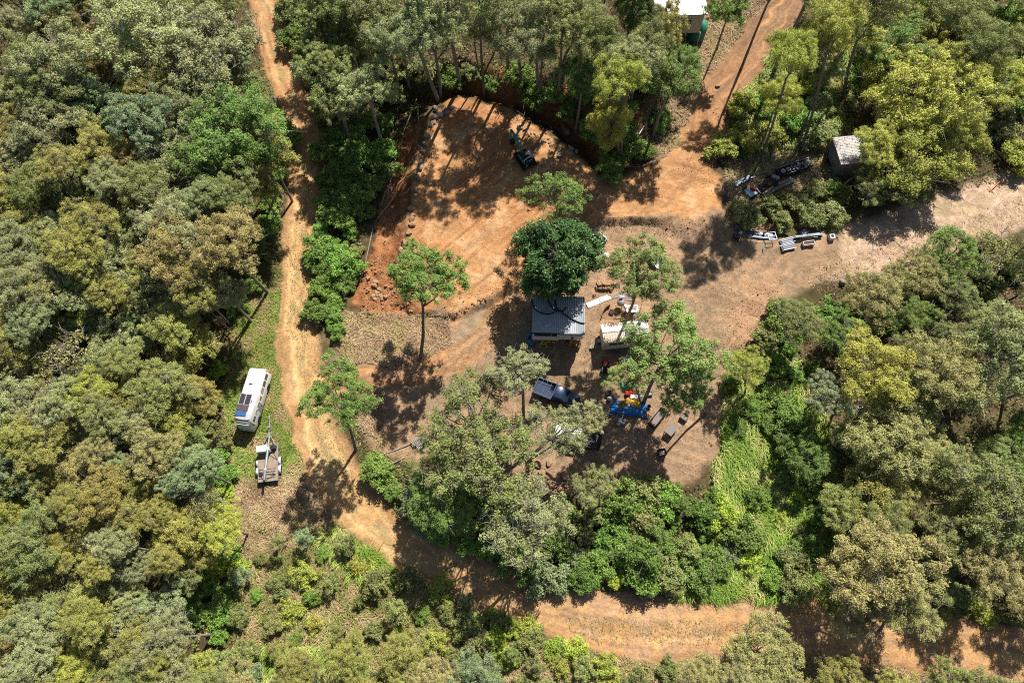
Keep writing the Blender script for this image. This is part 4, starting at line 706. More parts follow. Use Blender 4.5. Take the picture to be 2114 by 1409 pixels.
def build_shed():
    L = 2.9; a0 = at(1721, 281, L); rz1, d = heading(1739, 338, 1721, 281, L); rz = rz1 - math.pi / 2; w = 5.0; p0 = Vector(at(1730, 310, L)); cx = p0 + Vector((math.cos(rz), math.sin(rz), 0)) * w / 2
    p = Vector((cx.x, cx.y, float(ground(cx.x, cx.y)) - .05)); t = thing('shed', 'leaf strewn corrugated iron shed half under the yellow green trees', 'shed', p, rz)
    R = corrug(d, w + .1, .22, .05, .02); R.v = [(y, x, z + L + .05 + .04 * y) for x, y, z in R.v]; R.f = [tuple(reversed(f)) for f in R.f]; R.obj('roof', mat('old_roof_iron', (.60, .55, .52), .6, .1, var=.3, scale=1.5, dirt=(.32, .23, .17, .64)), t)
    MB().box((0, 0, L / 2 - .06), (w - .15, d - .2, L - .12)).obj('walls', mat('shed_iron', (.30, .27, .24), .6, .3, var=.2, scale=1.5), t)
    MB().tube([(-w / 2 - .05, -d / 2, L - .09), (-w / 2 - .05, d / 2, L - .09)], .05).obj('gutter', GALV, t); MB().box((-w / 2 + .06, .6, 1.1), (.05, 1.1, 2.1)).obj('door', GREY, t)
    r = np.random.default_rng(6); n = 260; xx = r.uniform(-w / 2, w / 2, n); yy = r.uniform(-d / 2, d / 2, n); P = np.stack([xx, yy, L + .13 + .04 * xx], 1); V, F = leaf_quads(P, norm(r.normal(size=(n, 3)) * .5 + [0, 0, 1]), .17, .08, r)
    o = link('fallen_leaves', mesh_np('fallen_leaves', V, F, LEAFC, np.array([.22, .13, .07]) * np.ones((len(V), 3)), np.repeat(r.random(n), 4)), kind='stuff'); o.location = p; o.rotation_euler = (0, 0, rz); o['label'] = 'fallen leaves and twigs on the corrugated shed roof'; o['category'] = 'leaves'
    g = spot(1718, 328, .6); q = thing('garden_trailer', 'small dark trailer with a pale box parked along the left shed wall', 'trailer', g, heading(1723, 342, 1713, 312, .6)[0] - math.pi / 2)
    MB().box((0, 0, .5), (.85, 1.9, .07)).obj('deck', DARK, q)
    for s in (-1, 1): MB().tube([(s * .42, -.95, .5), (s * .42, -.95, .85), (s * .42, .95, .85), (s * .42, .95, .5)], .03).obj('rail', GALV, q); wheel(q, s * .5, -.1, .26, .14)
    MB().box((0, .45, .72), (.55, .7, .38), bev=.05).obj('box_lid', LBLUE, q); MB().lathe([(.1, .54), (.26, .54), (.28, .64), (.1, .66)], (0, -.5, 0), 14).lathe([(.0, .66), (.12, .66), (.1, .72), (0, .74)], (0, -.5, 0), 10).obj('reel', DARK, q)
    L = 3.2; c = Vector(at(1404, 12, L)); rz = heading(1365, -2, 1440, 42, L)[0]; p = Vector((c.x, c.y + 1.1, float(ground(c.x, c.y)) - .1)); t = thing('building', 'white roofed building among trees at the top edge of the photo', 'building', p, rz)
    MB().box((0, 0, 1.5), (6.0, 4.4, 3.0)).obj('walls', CREAM, t)
    for s in (-1, 1):
        R = corrug(6.5, 2.45, .3, .03, .02); R.v = [(x, s * 1.22 + y, z + 3.3 + y * -s * .16) for x, y, z in R.v]; R.obj('roof_sheet', WHITE, t)
    MB().box((0, -2.47, 3.08), (6.5, .12, .14)).obj('gutter', GALV, t); wd = MB().box((.8, -2.22, 1.7), (1.4, .05, .9)).obj('window', GLASS, t); MB().box((.8, -2.24, 2.2), (1.55, .06, .08)).obj('window_frame', WHITE, wd)
    g = spot(1443, 52, 1.9); q = thing('water_tank', 'round green water tank beside the white roofed building', 'water tank', g); prof = [(1.15, 0)]
    for k in range(10): z = .1 + k * .18; prof += [(1.15, z), (1.19, z + .05), (1.19, z + .1), (1.15, z + .15)]
    MB().lathe(prof + [(1.15, 1.95), (.25, 2.3), (.25, 2.36), (0, 2.37)], n=28).obj('shell', TANKG, q); MB().lathe([(.3, 2.3), (.3, 2.42), (0, 2.44)], n=16).obj('lid', TANKG, q); MB().tube([(0, -1.2, 1.9), (0, -1.5, 1.9), (0, -1.5, .2)], .05).obj('pipe', WHITE, q)
build_shed()

# ------------------------------------------------------------------ excavator
def build_excavator():
    rz, _ = heading(1093, 335, 1062, 290, 1.0); p = spot(1086, 325, .9); t = thing('excavator', 'small teal excavator with white engine cover working at the cut bank', 'excavator', p, rz - math.pi / 2)
    for s in (-1, 1):
        pr = [(s * .75 + dx, y, z) for dx in (-.16, .16) for y, z in ((-1.05, .1), (-1.2, .3), (-1.05, .52), (1.05, .52), (1.2, .3), (1.05, .1), (.9, .02), (-.9, .02))]
        MB().add(pr, [tuple(range(7, -1, -1)), tuple(range(8, 16))] + [(k, (k + 1) % 8, (k + 1) % 8 + 8, k + 8) for k in range(8)]).obj('track', BLACK, t)
        m = MB()
        for k in range(11): m.box((s * .75, -1.0 + k * .2, .54), (.34, .09, .05))
        m.obj('track_shoes', DARK, t)
    MB().box((0, 1.45, .3), (1.6, .08, .45)).tube([(-.3, .6, .35), (-.3, 1.45, .35)], .05).tube([(.3, .6, .35), (.3, 1.45, .35)], .05).obj('blade', DARK, t)
    MB().lathe([(.5, .52), (.5, .66)], n=20).obj('turntable', DARK, t)
    MB().prism([(-.72, -.95), (-.5, -1.22), (.5, -1.22), (.72, -.95), (.72, .55), (.45, .8), (-.72, .8)], .66, .92).obj('deck', DARK, t)
    MB().prism([(-.76, -.85), (-.68, -.85), (-.6, .7), (-.72, .75)], .9, 1.12).obj('side_cover', TEAL, t); MB().prism([(.66, -.85), (.76, -.85), (.76, -.3), (.66, -.3)], .9, 1.15).prism([(-.7, -1.2), (-.45, -1.25), (-.45, -1.1), (-.62, -.95)], .9, 1.2).obj('side_cover', TEAL, t)
    e = MB().box((0, -.9, 1.15), (1.15, .5, .45), bev=.06).obj('engine', BLACK, t); m = MB(); r = np.random.default_rng(2)
    for k in range(9): m.box((-.45 + k * .11, -.9 + r.uniform(-.15, .15), 1.4), (.07, .18, .08), rz=r.uniform(-.5, .5))
    m.obj('engine_fittings', GALV, e)
    MB().tube([(-.62, -.62, .95), (-.62, -.6, 1.35), (-.2, -.52, 1.5), (.35, -.52, 1.5), (.62, -.55, 1.3)], .075, 8).obj('guard', WHITE, t)
    MB().box((-.1, -.15, 1.2), (.5, .5, .14), bev=.05).box((-.1, -.38, 1.45), (.5, .12, .5), bev=.05).obj('seat', BLACK, t)
    MB().box((.46, -.05, 1.35), (.32, .5, .2), bev=.05).box((.5, .25, 1.25), (.28, .3, .2), bev=.04).obj('control_console', WHITE, t); m = MB()
    for x, y in ((.3, .45), (.5, .45), (.15, .5)): m.tube([(x, y, .95), (x + .03, y + .03, 1.5)], .02)
    m.tube([(-.65, .55, .95), (-.65, .55, 1.9), (.62, .55, 1.9), (.62, .55, 1.0)], .03).tube([(.62, .55, 1.9), (.62, -.5, 1.9), (.62, -.5, 1.4)], .025).obj('roll_bar', GREY, t)
    def plate(pts, w, name, m, par, x0=0):
        q = []
        for y, z, h in pts: q.append([(x0 - w / 2, y, z - h / 2), (x0 + w / 2, y, z - h / 2), (x0 + w / 2, y, z + h / 2), (x0 - w / 2, y, z + h / 2)])
        return MB().loft(q, smooth=False).obj(name, m, par)
    bm = plate([(.75, .95, .3), (1.4, 1.9, .36), (1.9, 2.35, .4), (2.5, 2.5, .32), (3.35, 2.45, .24)], .24, 'boom', TEAL, t, -.18); MB().tube([(.02, .85, .9), (.02, 1.7, 1.9)], .05, 8).obj('boom_ram', GALV, bm)
    st = plate([(3.15, 2.75, .2), (3.4, 2.4, .28), (3.3, 1.4, .2), (3.2, .9, .16)], .2, 'dipper', TEAL, t, -.18); MB().tube([(-.18, 2.2, 2.75), (-.18, 3.2, 2.78)], .05, 8).obj('dipper_ram', GALV, st)
    q = [[(-.5 + k * .64, 3.2 + .02, .95), (-.5 + k * .64, 2.95, .75), (-.5 + k * .64, 2.85, .4), (-.5 + k * .64, 3.05, .12), (-.5 + k * .64, 3.4, .1), (-.5 + k * .64, 3.36, .16), (-.5 + k * .64, 3.08, .2), (-.5 + k * .64, 2.93, .45), (-.5 + k * .64, 3.02, .7), (-.5 + k * .64, 3.26, .9)] for k in (0, 1)]
    bk = MB().loft(q, smooth=False).obj('bucket', DARK, t); m = MB()
    for k in range(4): m.box((-.44 + k * .17, 3.45, .12), (.07, .16, .06))
    m.obj('teeth', GALV, bk)
build_excavator()

# ------------------------------------------------------------------ the two utes
def build_ute(label, u, v, a, b, paint, traym, cage=False):
    rz, _ = heading(*a, *b, 1.0); t = thing('ute', label, 'ute', spot(u, v, .9), rz - math.pi / 2)
    def sec(y, hw, z0, z1, rw=None): rw = rw or hw - .06; return [(hw, y, z0), (hw, y, z1 - .14), (hw - .02, y, z1 - .06), (rw, y, z1), (-rw, y, z1), (-hw + .02, y, z1 - .06), (-hw, y, z1 - .14), (-hw, y, z0)]
    MB().loft([sec(-.35, .86, .42, 1.02), sec(1.15, .87, .42, 1.04), sec(1.8, .86, .42, .99, .72), sec(2.15, .8, .45, .9, .6), sec(2.32, .62, .5, .78, .45)]).obj('body', paint, t)
    MB().loft([sec(1.12, .72, 1.03, 1.06), sec(1.9, .64, .96, 1.0)]).obj('bonnet', paint, t)
    MB().loft([[(.82, y, .98), (w_, y, z), (w_ - .1, y, z + .04), (-w_ + .1, y, z + .04), (-w_, y, z), (-.82, y, .98)] for y, w_, z in ((-.38, .7, 1.66), (-.2, .72, 1.7), (.5, .7, 1.7), (.68, .7, 1.62), (1.22, .78, 1.08))]).obj('cab', paint, t)
    MB().box((0, .975, 1.40), (1.3, .03, .68), rx=-.79).obj('windscreen', GLASS, t); MB().box((0, -.4, 1.42), (1.15, .03, .36)).obj('rear_window', GLASS, t)
    for s in (-1, 1):
        MB().box((s * .775, .28, 1.36), (.03, .85, .4), ry=-s * .15).obj('side_window', GLASS, t); d = MB().box((s * .868, .35, .8), (.02, 1.05, .52)).obj('door', paint, t); MB().box((s * .885, -.05, .9), (.02, .14, .04)).obj('handle', DARK, d)
        MB().box((s * .98, .85, 1.15), (.2, .08, .15), bev=.03).tube([(s * .8, .85, 1.1), (s * .95, .85, 1.13)], .02).obj('mirror', DARK, t); MB().box((s * .6, 2.2, .72), (.26, .1, .14), bev=.03).obj('headlight', GREYGL, t)
        for y in (1.4, -1.55): wheel(t, s * .78, y, .34, .22)
    MB().box((0, 2.34, .52), (1.5, .12, .16), bev=.04).obj('bumper', DARK, t); MB().box((0, -1.5, .55), (.8, 2.4, .14)).obj('chassis', DARK, t)
    tr = MB().box((0, -1.5, .78), (1.8, 2.15, .06)).obj('tray', traym, t); m = MB()
    for s in (-1, 1): m.box((s * .9, -1.5, .92), (.05, 2.2, .26))
    m.box((0, -2.59, .92), (1.75, .05, .26)); m.box((0, -.45, 1.25), (1.75, .05, .9)); m.obj('tray_sides', traym, tr)
    m = MB(); top = 1.75 if cage else 1.35
    for s in (-1, 1):
        for y in (-.5, -1.5, -2.52): m.tube([(s * .86, y, .9), (s * .86, y, top)], .025)
        m.tube([(s * .86, -.5, top), (s * .86, -2.52, top)], .025)
    for y in (-.5, -1.0, -1.5, -2.0, -2.52): m.tube([(-.86, y, top), (.86, y, top)], .022)
    m.obj('rack', DARK if cage else STEELB, t)
    return t
build_ute('dark blue ute with ladder racks in the tray, nose towards the tarp heap', 1152, 813, (1120, 802), (1188, 829), NAVY, NAVY)
build_ute('white ute with black caged tray parked under the gum tree', 1190, 900, (1243, 914), (1138, 887), WHITE, DARK, True)

# ------------------------------------------------------------------ helpers for small things
def put(name, label, cat, u, v, lift=0.0, ang=None, group=None, z=0.0):
    rz = 0.0 if ang is None else (heading(*ang, lift)[0] if len(ang) == 4 else math.radians(ang[0])); p = spot(u, v, lift); return thing(name, label, cat, p + Vector((0, 0, z)), rz, group)
def copies(src, places, labels, group):
    for (loc, rz, sc), lab in zip(places, labels):
        o = src.copy(); COL.objects.link(o); o.location = loc; o.rotation_euler = (0, 0, rz); o.scale = sc if hasattr(sc, '__len__') else (sc, sc, sc); o['label'] = lab; o['group'] = group
        for ch in src.children:
            c = ch.copy(); COL.objects.link(c); c.parent = o
            for g in ch.children: d = g.copy(); COL.objects.link(d); d.parent = c
def heap(w, d, h, seed, folds=.12, n=26):
    V = []; r = np.random.default_rng(seed); ph = r.uniform(0, 9, 3)
    for i in range(n + 1):
        for j in range(n + 1):
            x, y = i / n * 2 - 1, j / n * 2 - 1; e = max(0, 1 - (abs(x) ** 2.6 + abs(y) ** 2.6)); z = h * e ** .45 * (.75 + .5 * float(vnoise(x * 2.2 + ph[0], y * 2.2 + ph[1]))) + folds * (float(vnoise(x * 5 + ph[2], y * 5)) - .3) * (e > 0)
            k = .86 + .28 * float(vnoise(x * 3 + ph[1], y * 3 + 4)); V.append((x * w / 2 * k, y * d / 2 * k, max(z, .015)))
    F = [(i * (n + 1) + j, (i + 1) * (n + 1) + j, (i + 1) * (n + 1) + j + 1, i * (n + 1) + j + 1) for i in range(n) for j in range(n)]; mb = MB(); mb.add(V, F, smooth=True)
    b = len(V); ring = [j for j in range(n + 1)]; rim = [(i, 0) for i in range(n)] + [(n, j) for j in range(n)] + [(i, n) for i in range(n, 0, -1)] + [(0, j) for j in range(n, 0, -1)]
    base = [(V[i * (n + 1) + j][0], V[i * (n + 1) + j][1], -.06) for i, j in rim]; mb.v += base
    for k in range(len(rim)):
        k2 = (k + 1) % len(rim); a = rim[k][0] * (n + 1) + rim[k][1]; c = rim[k2][0] * (n + 1) + rim[k2][1]; mb.f.append((a, b + k, b + k2, c)); mb.sm.append(False)
    return mb
def rot_box(t, name, m, c, d, **k): return MB().box(c, d, **k).obj(name, m, t)

# around the raised cabin
t = put('kayak', 'small blue kayak with dark cockpit lying by the left cabin corner', 'kayak', 1094, 698, .3, (1091, 686, 1097, 711))
q = []
for x in np.linspace(-.85, .85, 13): w = .31 * max(.06, 1 - (abs(x) / .87) ** 2.5) ** .5; q.append([(x, w * math.cos(a), .2 + .2 * max(.25, w / .31) * math.sin(a)) for a in np.linspace(0, 2 * math.pi, 13)[:-1]])
MB().loft(q).obj('hull', BLUE, t); MB().lathe([(.2, .385), (.23, .41), (.2, .43), (.17, .405), (0, .4)], n=18).obj('cockpit', BLACK, t); MB().box((.5, 0, .36), (.12, .2, .04), bev=.01).obj('deck_hatch', BLUE, t)
t = put('child_swing_seat', 'yellow plastic A shaped stand with grey feet in front of the cabin', 'stand', 1122, 709, .4)
MB().tube([(-.42, -.25, .05), (-.22, .05, .5), (-.1, .18, .72), (.1, .18, .72), (.22, .05, .5), (.42, -.25, .05)], .075, 8).obj('frame', YEL, t); MB().tube([(-.28, -.02, .38), (.28, -.02, .38)], .05).obj('crossbar', YEL, t)
for s in (-1, 1): MB().lathe([(.1, 0), (.1, .08), (.06, .1)], (s * .43, -.27, 0), 12).obj('foot', GREY, t)
r = np.random.default_rng(8)
for k, (u, v, m, w) in enumerate(((1121, 701, YEL, 'yellow crate leftmost under the cabin window'), (1127.5, 702, ORG, 'orange crate second from the left under the cabin window'), (1134, 702, YEL, 'yellow crate third from the left under the cabin window'), (1143, 703, YEL, 'small yellow crate alone under the middle of the cabin front'),
                                  (1171.5, 704, RED, 'red crate under the right end of the cabin front'), (1187, 706, ORG, 'orange crate beside the yellow one under the cabin right end'), (1191.5, 705, YEL, 'bright yellow crate under the right end of the cabin front'), (1197, 706, REDB, 'dark red crate at the right front corner of the cabin'))):
    t = put('crate', w, 'crate', u, v, .9, (r.uniform(-8, 8),), 'plastic crates under the cabin', z=0); t.scale = (1, 1, 1); open_box(t, .34, .34, .3, m, .03, .62); st = MB()
    for x in (-.13, .13):
        for y in (-.13, .13): st.box((x, y, .3), (.05, .05, .6))
    st.obj('stand_legs', GWOOD, t); MB().box((0, 0, .77), (.22, .22, .22), bev=.04).obj('contents', m, t)
t = put('timber_post', 'brown timber post with a dark cap leaning against the cabin front wall', 'post', 1175, 713, 0); a = Vector((0, 0, 0)); b = Vector(at(1181.5, 697, 2.3)) - t.location
MB().tube([a, a.lerp(b, .4) + Vector((.03, 0, 0)), b], [.17, .15, .11], 9).obj('shaft', WOOD, t); MB().lathe([(.12, 0), (.15, .06), (.14, .28), (.06, .33), (0, .33)], b, 14).obj('cap', BLACK, t); MB().box(a.lerp(b, .55), (.3, .06, .5), rz=.3).obj('bracket', WOOD, t)
t = put('storage_crate', 'bright blue crate standing at the left end of the small white cabin', 'crate', 1236.5, 702, .5); open_box(t, .45, .5, .5, BLUE); MB().box((0, 0, .42), (.38, .42, .1), bev=.03).obj('contents', LBLUE, t)
t = put('storage_crate', 'low orange crate behind the bright blue crate', 'crate', 1236, 694.5, .4); open_box(t, .5, .22, .4, ORG); MB().box((0, 0, .3), (.42, .15, .1), bev=.02).obj('contents', REDB, t)
def board(u0, v0, u1, v1, w, m, label, z=.04, name='board', grp=None):
    rz, l = heading(u0, v0, u1, v1, .05); t = thing(name, label, 'board', spot((u0 + u1) / 2, (v0 + v1) / 2, z), rz, grp); MB().box((0, 0, z), (l, w, .035)).obj('panel', m, t); b = MB()
    for s in (-.35, .35): b.box((s * l, 0, z - .035), (.07, w * .9, .035))
    b.obj('batten', GWOOD, t); return t
board(1212, 631, 1238, 620, .66, WSHEET, 'white board nearest the cabin in the path of boards'); board(1238.5, 619.8, 1263, 610, .66, WSHEET, 'white board in the middle of the path of boards'); board(1262, 611.5, 1277, 607.5, .62, DECKW, 'brown board at the upper end of the path of boards'); board(1278, 609, 1289, 608, .7, SLATE, 'dark grey sheet at the end of the path of boards'); board(1290, 613, 1305, 612, 1.0, TABLEW, 'brown mat lying behind the cement mixer')
t = put('cement_mixer', 'white cement mixer standing between the board path and the bathtub', 'mixer', 1284, 633, .5, (20,))
T = Matrix.Translation((-.05, .35, .95)) @ Euler((math.radians(-32), 0, 0)).to_matrix().to_4x4(); MB().lathe([(.2, -.35), (.42, -.2), (.44, .1), (.27, .42), (.25, .42), (.4, .1), (.38, -.16), (0, -.2)], n=20, T=T).obj('drum', GREYGL, t)
MB().tube([(-.45, -.45, .05), (-.1, .0, .85), (-.45, .6, .05)], .035).tube([(.4, -.45, .05), (.2, .0, .85), (.45, .6, .05)], .035).tube([(-.1, 0, .85), (.25, 0, .85)], .05).obj('frame', WHITE, t); MB().box((.3, -.2, .75), (.3, .45, .45), bev=.05).obj('motor_box', WHITE, t)
for s in (-1, 1): wheel(t, s * .42, -.45, .16, .08)
t = put('fire_screen', 'rusty curved iron sheet standing on edge around the fire place', 'screen', 1251, 642, .3, (1242, 654, 1260, 629)); q = []
for x in np.linspace(-.9, .9, 12): y = .22 * (1 - (x / .9) ** 2); q.append([(x, y, 0), (x, y + .03, 0), (x, y + .03, .62), (x, y, .62)])
MB().loft(q).obj('sheet', RUST, t); MB().box((-.85, .02, .3), (.05, .06, .6)).obj('peg', DARK, t)
t = put('fire_drum', 'low rusty fire drum beside the curved iron sheet', 'drum', 1263, 643, .25); MB().lathe([(.27, 0), (.3, .06), (.28, .2), (.3, .3), (.26, .3), (.25, .04), (0, .04)], n=18).obj('shell', RUST, t); MB().box((0, 0, .31), (.5, .05, .02)).box((0, .12, .31), (.4, .05, .02)).box((0, -.12, .31), (.4, .05, .02)).obj('grate', DARK, t)
t = put('bathtub', 'white bathtub on legs between the mixer and the small white cabin', 'bathtub', 1305, 637, .8, (2,))
def rrect(w, d, r_, z, n=4): return [(sx * (w / 2 - r_) + r_ * math.cos(a0 + k * math.pi / 2 / n), sy * (d / 2 - r_) + r_ * math.sin(a0 + k * math.pi / 2 / n), z) for sx, sy, a0 in ((1, 1, 0), (-1, 1, math.pi / 2), (-1, -1, math.pi), (1, -1, 1.5 * math.pi)) for k in range(n + 1)]
MB().loft([rrect(1.15, .62, .1, .3), rrect(1.32, .82, .08, .8), rrect(1.36, .86, .08, .84), rrect(1.3, .8, .08, .845), rrect(1.06, .5, .1, .84), rrect(.9, .36, .1, .5), rrect(.3, .1, .04, .49)]).obj('basin', WHITE, t)
for x in (-.5, .5):
    for y in (-.25, .25): MB().tube([(x, y, 0), (x, y, .4)], .035).obj('leg', GALV, t)
MB().tube([(.45, .36, .84), (.45, .36, 1.0), (.45, .2, 1.02)], .02).obj('tap', GALV, t)
for u, v, l in ((1296, 648.5, 'white gas bottle left below the bathtub'), (1311, 650, 'white gas bottle right below the bathtub')):
    t = put('gas_bottle', l, 'gas bottle', u, v, .55, group='gas bottles by the bathtub'); MB().lathe([(.15, 0), (.19, .05), (.2, .12), (.2, .42), (.15, .5), (.06, .54)], n=18).obj('cylinder', WHITE, t); MB().lathe([(.11, .5), (.11, .62), (.09, .62), (.09, .5)], n=14).lathe([(.03, .52), (.03, .6), (0, .6)], n=8).obj('valve', GALV, t)
# sticks lying by the fire
def pole(pts, rad, m, label, cat='pole', name='pole', grp=None, z=.06, n=6, tip=None):
    W = []
    for q in pts: p = at(q[0], q[1], q[2] if len(q) > 2 else z); W.append(Vector(p))
    o = W[0].copy(); L = len(W); rr = [rad * (1 - .35 * k / max(1, L - 1)) for k in range(L)]
    o_ = MB().tube([w - o for w in W], rr, n).obj(name, m); o_.location = o; return tag(o_, label, cat, grp)
pole([(1268, 656, .05), (1278, 650, .4), (1288, 643, .75)], .04, STICK, 'pale stick propped against the cement mixer', 'stick', 'stick')
pole([(1315, 284, .3), (1325, 268, .35), (1334, 254, .5)], .09, LBLUE, 'pale blue pipe lying in shade on the slope under the bank tree', 'pipe', 'pipe')
pole([(1231, 590, .9), (1231, 596, .9), (1232, 603, .3)], .08, GALV, 'short bent flue pipe left of the firewood', 'pipe', 'flue_pipe')

# firewood: single split logs in a row
r = np.random.default_rng(10); lg = MB().lathe([(.05, -.22), (.085, -.22), (.09, 0), (.08, .22), (.0, .23)], n=7, axis='y').mesh('firewood_log', FIRE)
for k in range(40):
    u = 1234 + (k % 14) * 2.6 + r.uniform(-.6, .6); v = 581 + (k // 14) * 6 + r.uniform(-.8, .8) + (k % 14) * .15; p = spot(u, v, .3); o = link('firewood_log', lg); o.location = p + Vector((0, 0, .14 + .2 * (2 - abs(1 - k // 14)) * r.uniform(.6, 1))); o.rotation_euler = (r.uniform(-.2, .2), r.uniform(0, 3), r.uniform(-.3, .3)); o.scale = (r.uniform(.9, 1.5), r.uniform(.8, 1.2), r.uniform(.9, 1.5)); tag(o, 'split brown firewood log in the woodpile behind the white board path', 'log', 'logs of the woodpile')

# white goods and tables by the mango tree
t = put('cabinet', 'broken white cabinet lying open with rubbish inside right of the mango tree', 'cabinet', 1238, 494, .4, (1226, 505, 1248, 484)); open_box(t, 1.35, 1.25, .5, WHITE, .07); MB().box((.2, 0, .33), (.07, 1.1, .38)).box((.35, .1, .33), (.5, .07, .38)).obj('divider', WHITE, t)
m = MB(); r = np.random.default_rng(11)
for k in range(16): m.box((r.uniform(-.5, .5), r.uniform(-.5, .5), .2 + r.uniform(0, .15)), (r.uniform(.1, .3), .07, .06), rz=r.uniform(0, 3))
m.obj('rubbish', FIRE, t)
board(1220, 508, 1233, 503, .4, WHITE, 'white slab lying below the broken white cabinet', .12, 'slab')
pole([(1214, 470, .15), (1229, 463, .15)], .1, GALV, 'short silver pipe above the broken white cabinet', 'pipe', 'pipe')
t = put('table', 'white work table with brown logs on top right of the mango tree', 'table', 1247, 529, .85, (1238, 530, 1258, 526)); MB().box((0, 0, .85), (1.15, .78, .05)).obj('tabletop', WHITE, t)
for x in (-.5, .5):
    for y in (-.32, .32): MB().box((x, y, .41), (.05, .05, .82)).obj('leg', GALV, t)
MB().box((.56, 0, .9), (.04, .78, .1)).obj('edge', WHITE, t)
r = np.random.default_rng(12); p0 = t.location.copy()
for k in range(7): o = link('firewood_log', lg); o.location = p0 + Vector((r.uniform(-.35, .4), r.uniform(-.22, .22), .95)); o.rotation_euler = (0, 0, r.uniform(0, 3)); tag(o, 'brown log lying on the white work table', 'log', 'logs on the white work table')
pole([(1355, 500, .15), (1367, 504, .15)], .13, GALV, 'silver roller lying at the top of the bright tree', 'roller', 'roller')
t = put('sheet_bag', 'small blue plastic bag under the right side of the bright tree', 'bag', 1364, 532, .3); heap(.8, .55, .3, 3).obj('bag', BLUE, t); MB().tube([(.2, 0, .28), (.3, .08, .36), (.35, 0, .3)], .03).obj('knot', BLUE, t)
t = put('white_sheet', 'bent white metal sheet under the right side of the bright tree', 'sheet', 1354, 545, .4, (-30,)); MB().box((-.3, 0, .45), (.7, .6, .03), rx=.2).box((.3, 0, .3), (.6, .7, .03), ry=.5).obj('sheet', WHITE, t); m = MB()
for k in range(5): m.tube([(-.5 + k * .22, -.4, .05), (-.45 + k * .22, .3, .5)], .025)
m.obj('frame_bars', GALV, t)

# below the cabins: mower, tarp heap, chairs, tables
t = put('ride_on_mower', 'red ride on mower in the shade below the small white cabin', 'mower', 1250, 755, .6, (85,)); MB().box((.35, 0, .45), (.8, .5, .4), bev=.12).obj('bonnet', RED, t); MB().box((-.35, 0, .3), (.7, .75, .16), bev=.05).obj('deck', DARK, t); MB().box((-.35, 0, .55), (.4, .42, .1), bev=.04).box((-.55, 0, .75), (.1, .42, .4), bev=.04).obj('seat', BLACK, t); MB().tube([(.05, 0, .5), (-.05, 0, .85)], .025).lathe([(.15, .84), (.17, .86), (.15, .88)], (-.06, 0, 0), 14).obj('steering_wheel', BLACK, t)
for x, y in ((.55, .3), (.55, -.3), (-.45, .38), (-.45, -.38)): wheel(t, x, y, .17 if x > 0 else .24, .14, axis='y')
t = put('wheelbarrow', 'faded red wheelbarrow beside the red mower', 'wheelbarrow', 1269, 754, .5, (20,)); MB().loft([rrect(.5, .35, .08, .28), rrect(.9, .6, .1, .58), rrect(.86, .56, .1, .58), rrect(.48, .33, .08, .31)]).obj('tray', mat('faded_red', (.5, .12, .09), .6), t); MB().tube([(-.9, .28, .6), (.3, .15, .28), (.55, .05, .2)], .02).tube([(-.9, -.28, .6), (.3, -.15, .28), (.55, -.05, .2)], .02).obj('handles', DARK, t); wheel(t, .6, 0, .19, .09, axis='y')
t = put('table', 'white folding table half hidden by the broad bright green tree', 'table', 1295, 742, .8, (5,)); MB().box((0, 0, .78), (1.3, .8, .05)).obj('tabletop', WHITE, t)
for x in (-.55, .55): MB().tube([(x, -.3, 0), (x, -.3, .75), (x, .3, .75), (x, .3, 0)], .025).obj('leg_frame', GALV, t)
t = put('tarpaulin', 'bright blue tarpaulin spread over the heap by the outdoor bench', 'tarpaulin', 1299, 840, .4, (-4,)); heap(3.9, 1.7, .62, 21, .2, 34).obj('sheet', TARP, t); m = MB()
for x, y, z in ((-1.75, .3, .45), (1.6, -.6, .3), (.6, -.8, .25)): m.tube([(x, y, z), (x + .15, y - .2, z + .1), (x + .3, y, z)], .03)
m.obj('rope', STICK, t)
zt = t.location.z
def cloth(label, u, v, lift, w, d, h, m, ang, seed, name='blanket', folds=.16):
    p = at(u, v, lift); o = thing(name, label, 'cloth', (p[0], p[1], zt + lift - h * .8), math.radians(ang), 'cloths on the tarpaulin heap'); heap(w, d, h, seed, folds, 22).obj('fabric', m, o)
    heap(w * .55, d * .5, h * 1.35, seed + 1, folds, 14).obj('fold', m, o); return o
cloth('crumpled orange and olive cloth on top of the blue tarpaulin', 1293, 831, .75, 1.7, 1.0, .35, CLOTHO, 20, 31); cloth('yellow cloth on the right of the blue tarpaulin', 1313, 832, .75, 1.3, .9, .3, mat('yellow_cloth', (.6, .36, .03), .9, var=.35), -10, 33); cloth('red cloth lying above the white boards', 1303, 811, .55, 1.2, .65, .3, CLOTHR, 0, 35); cloth('narrow red cloth hanging behind the tarpaulin heap', 1303, 798, .5, .5, .9, .3, CLOTHR, 5, 37); cloth('green cloth behind the tarpaulin heap', 1291, 795, .5, .8, 1.0, .3, CLOTHG, 12, 39)
for u, v, l, a in ((1310, 818, 'white foam board left on the tarpaulin heap', -6), (1322, 819, 'white foam board right on the tarpaulin heap', 4)): p = at(u, v, .85); o = thing('foam_board', l, 'board', (p[0], p[1], zt + .8), math.radians(a)); MB().box((0, 0, 0), (.85 if a < 0 else .55, .45, .08), bev=.02).obj('panel', WSHEET, o); MB().box((0, .21, .045), (.5, .03, .01)).obj('tape', GREY, o)
pole([(1275, 838, .8), (1300, 842, .85), (1316, 843, .8)], .03, STICK, 'pale pole lying along the blue tarpaulin', 'pole'); pole([(1280, 833, .8), (1318, 836, .9)], .025, DARK, 'dark pole lying along the blue tarpaulin', 'pole')
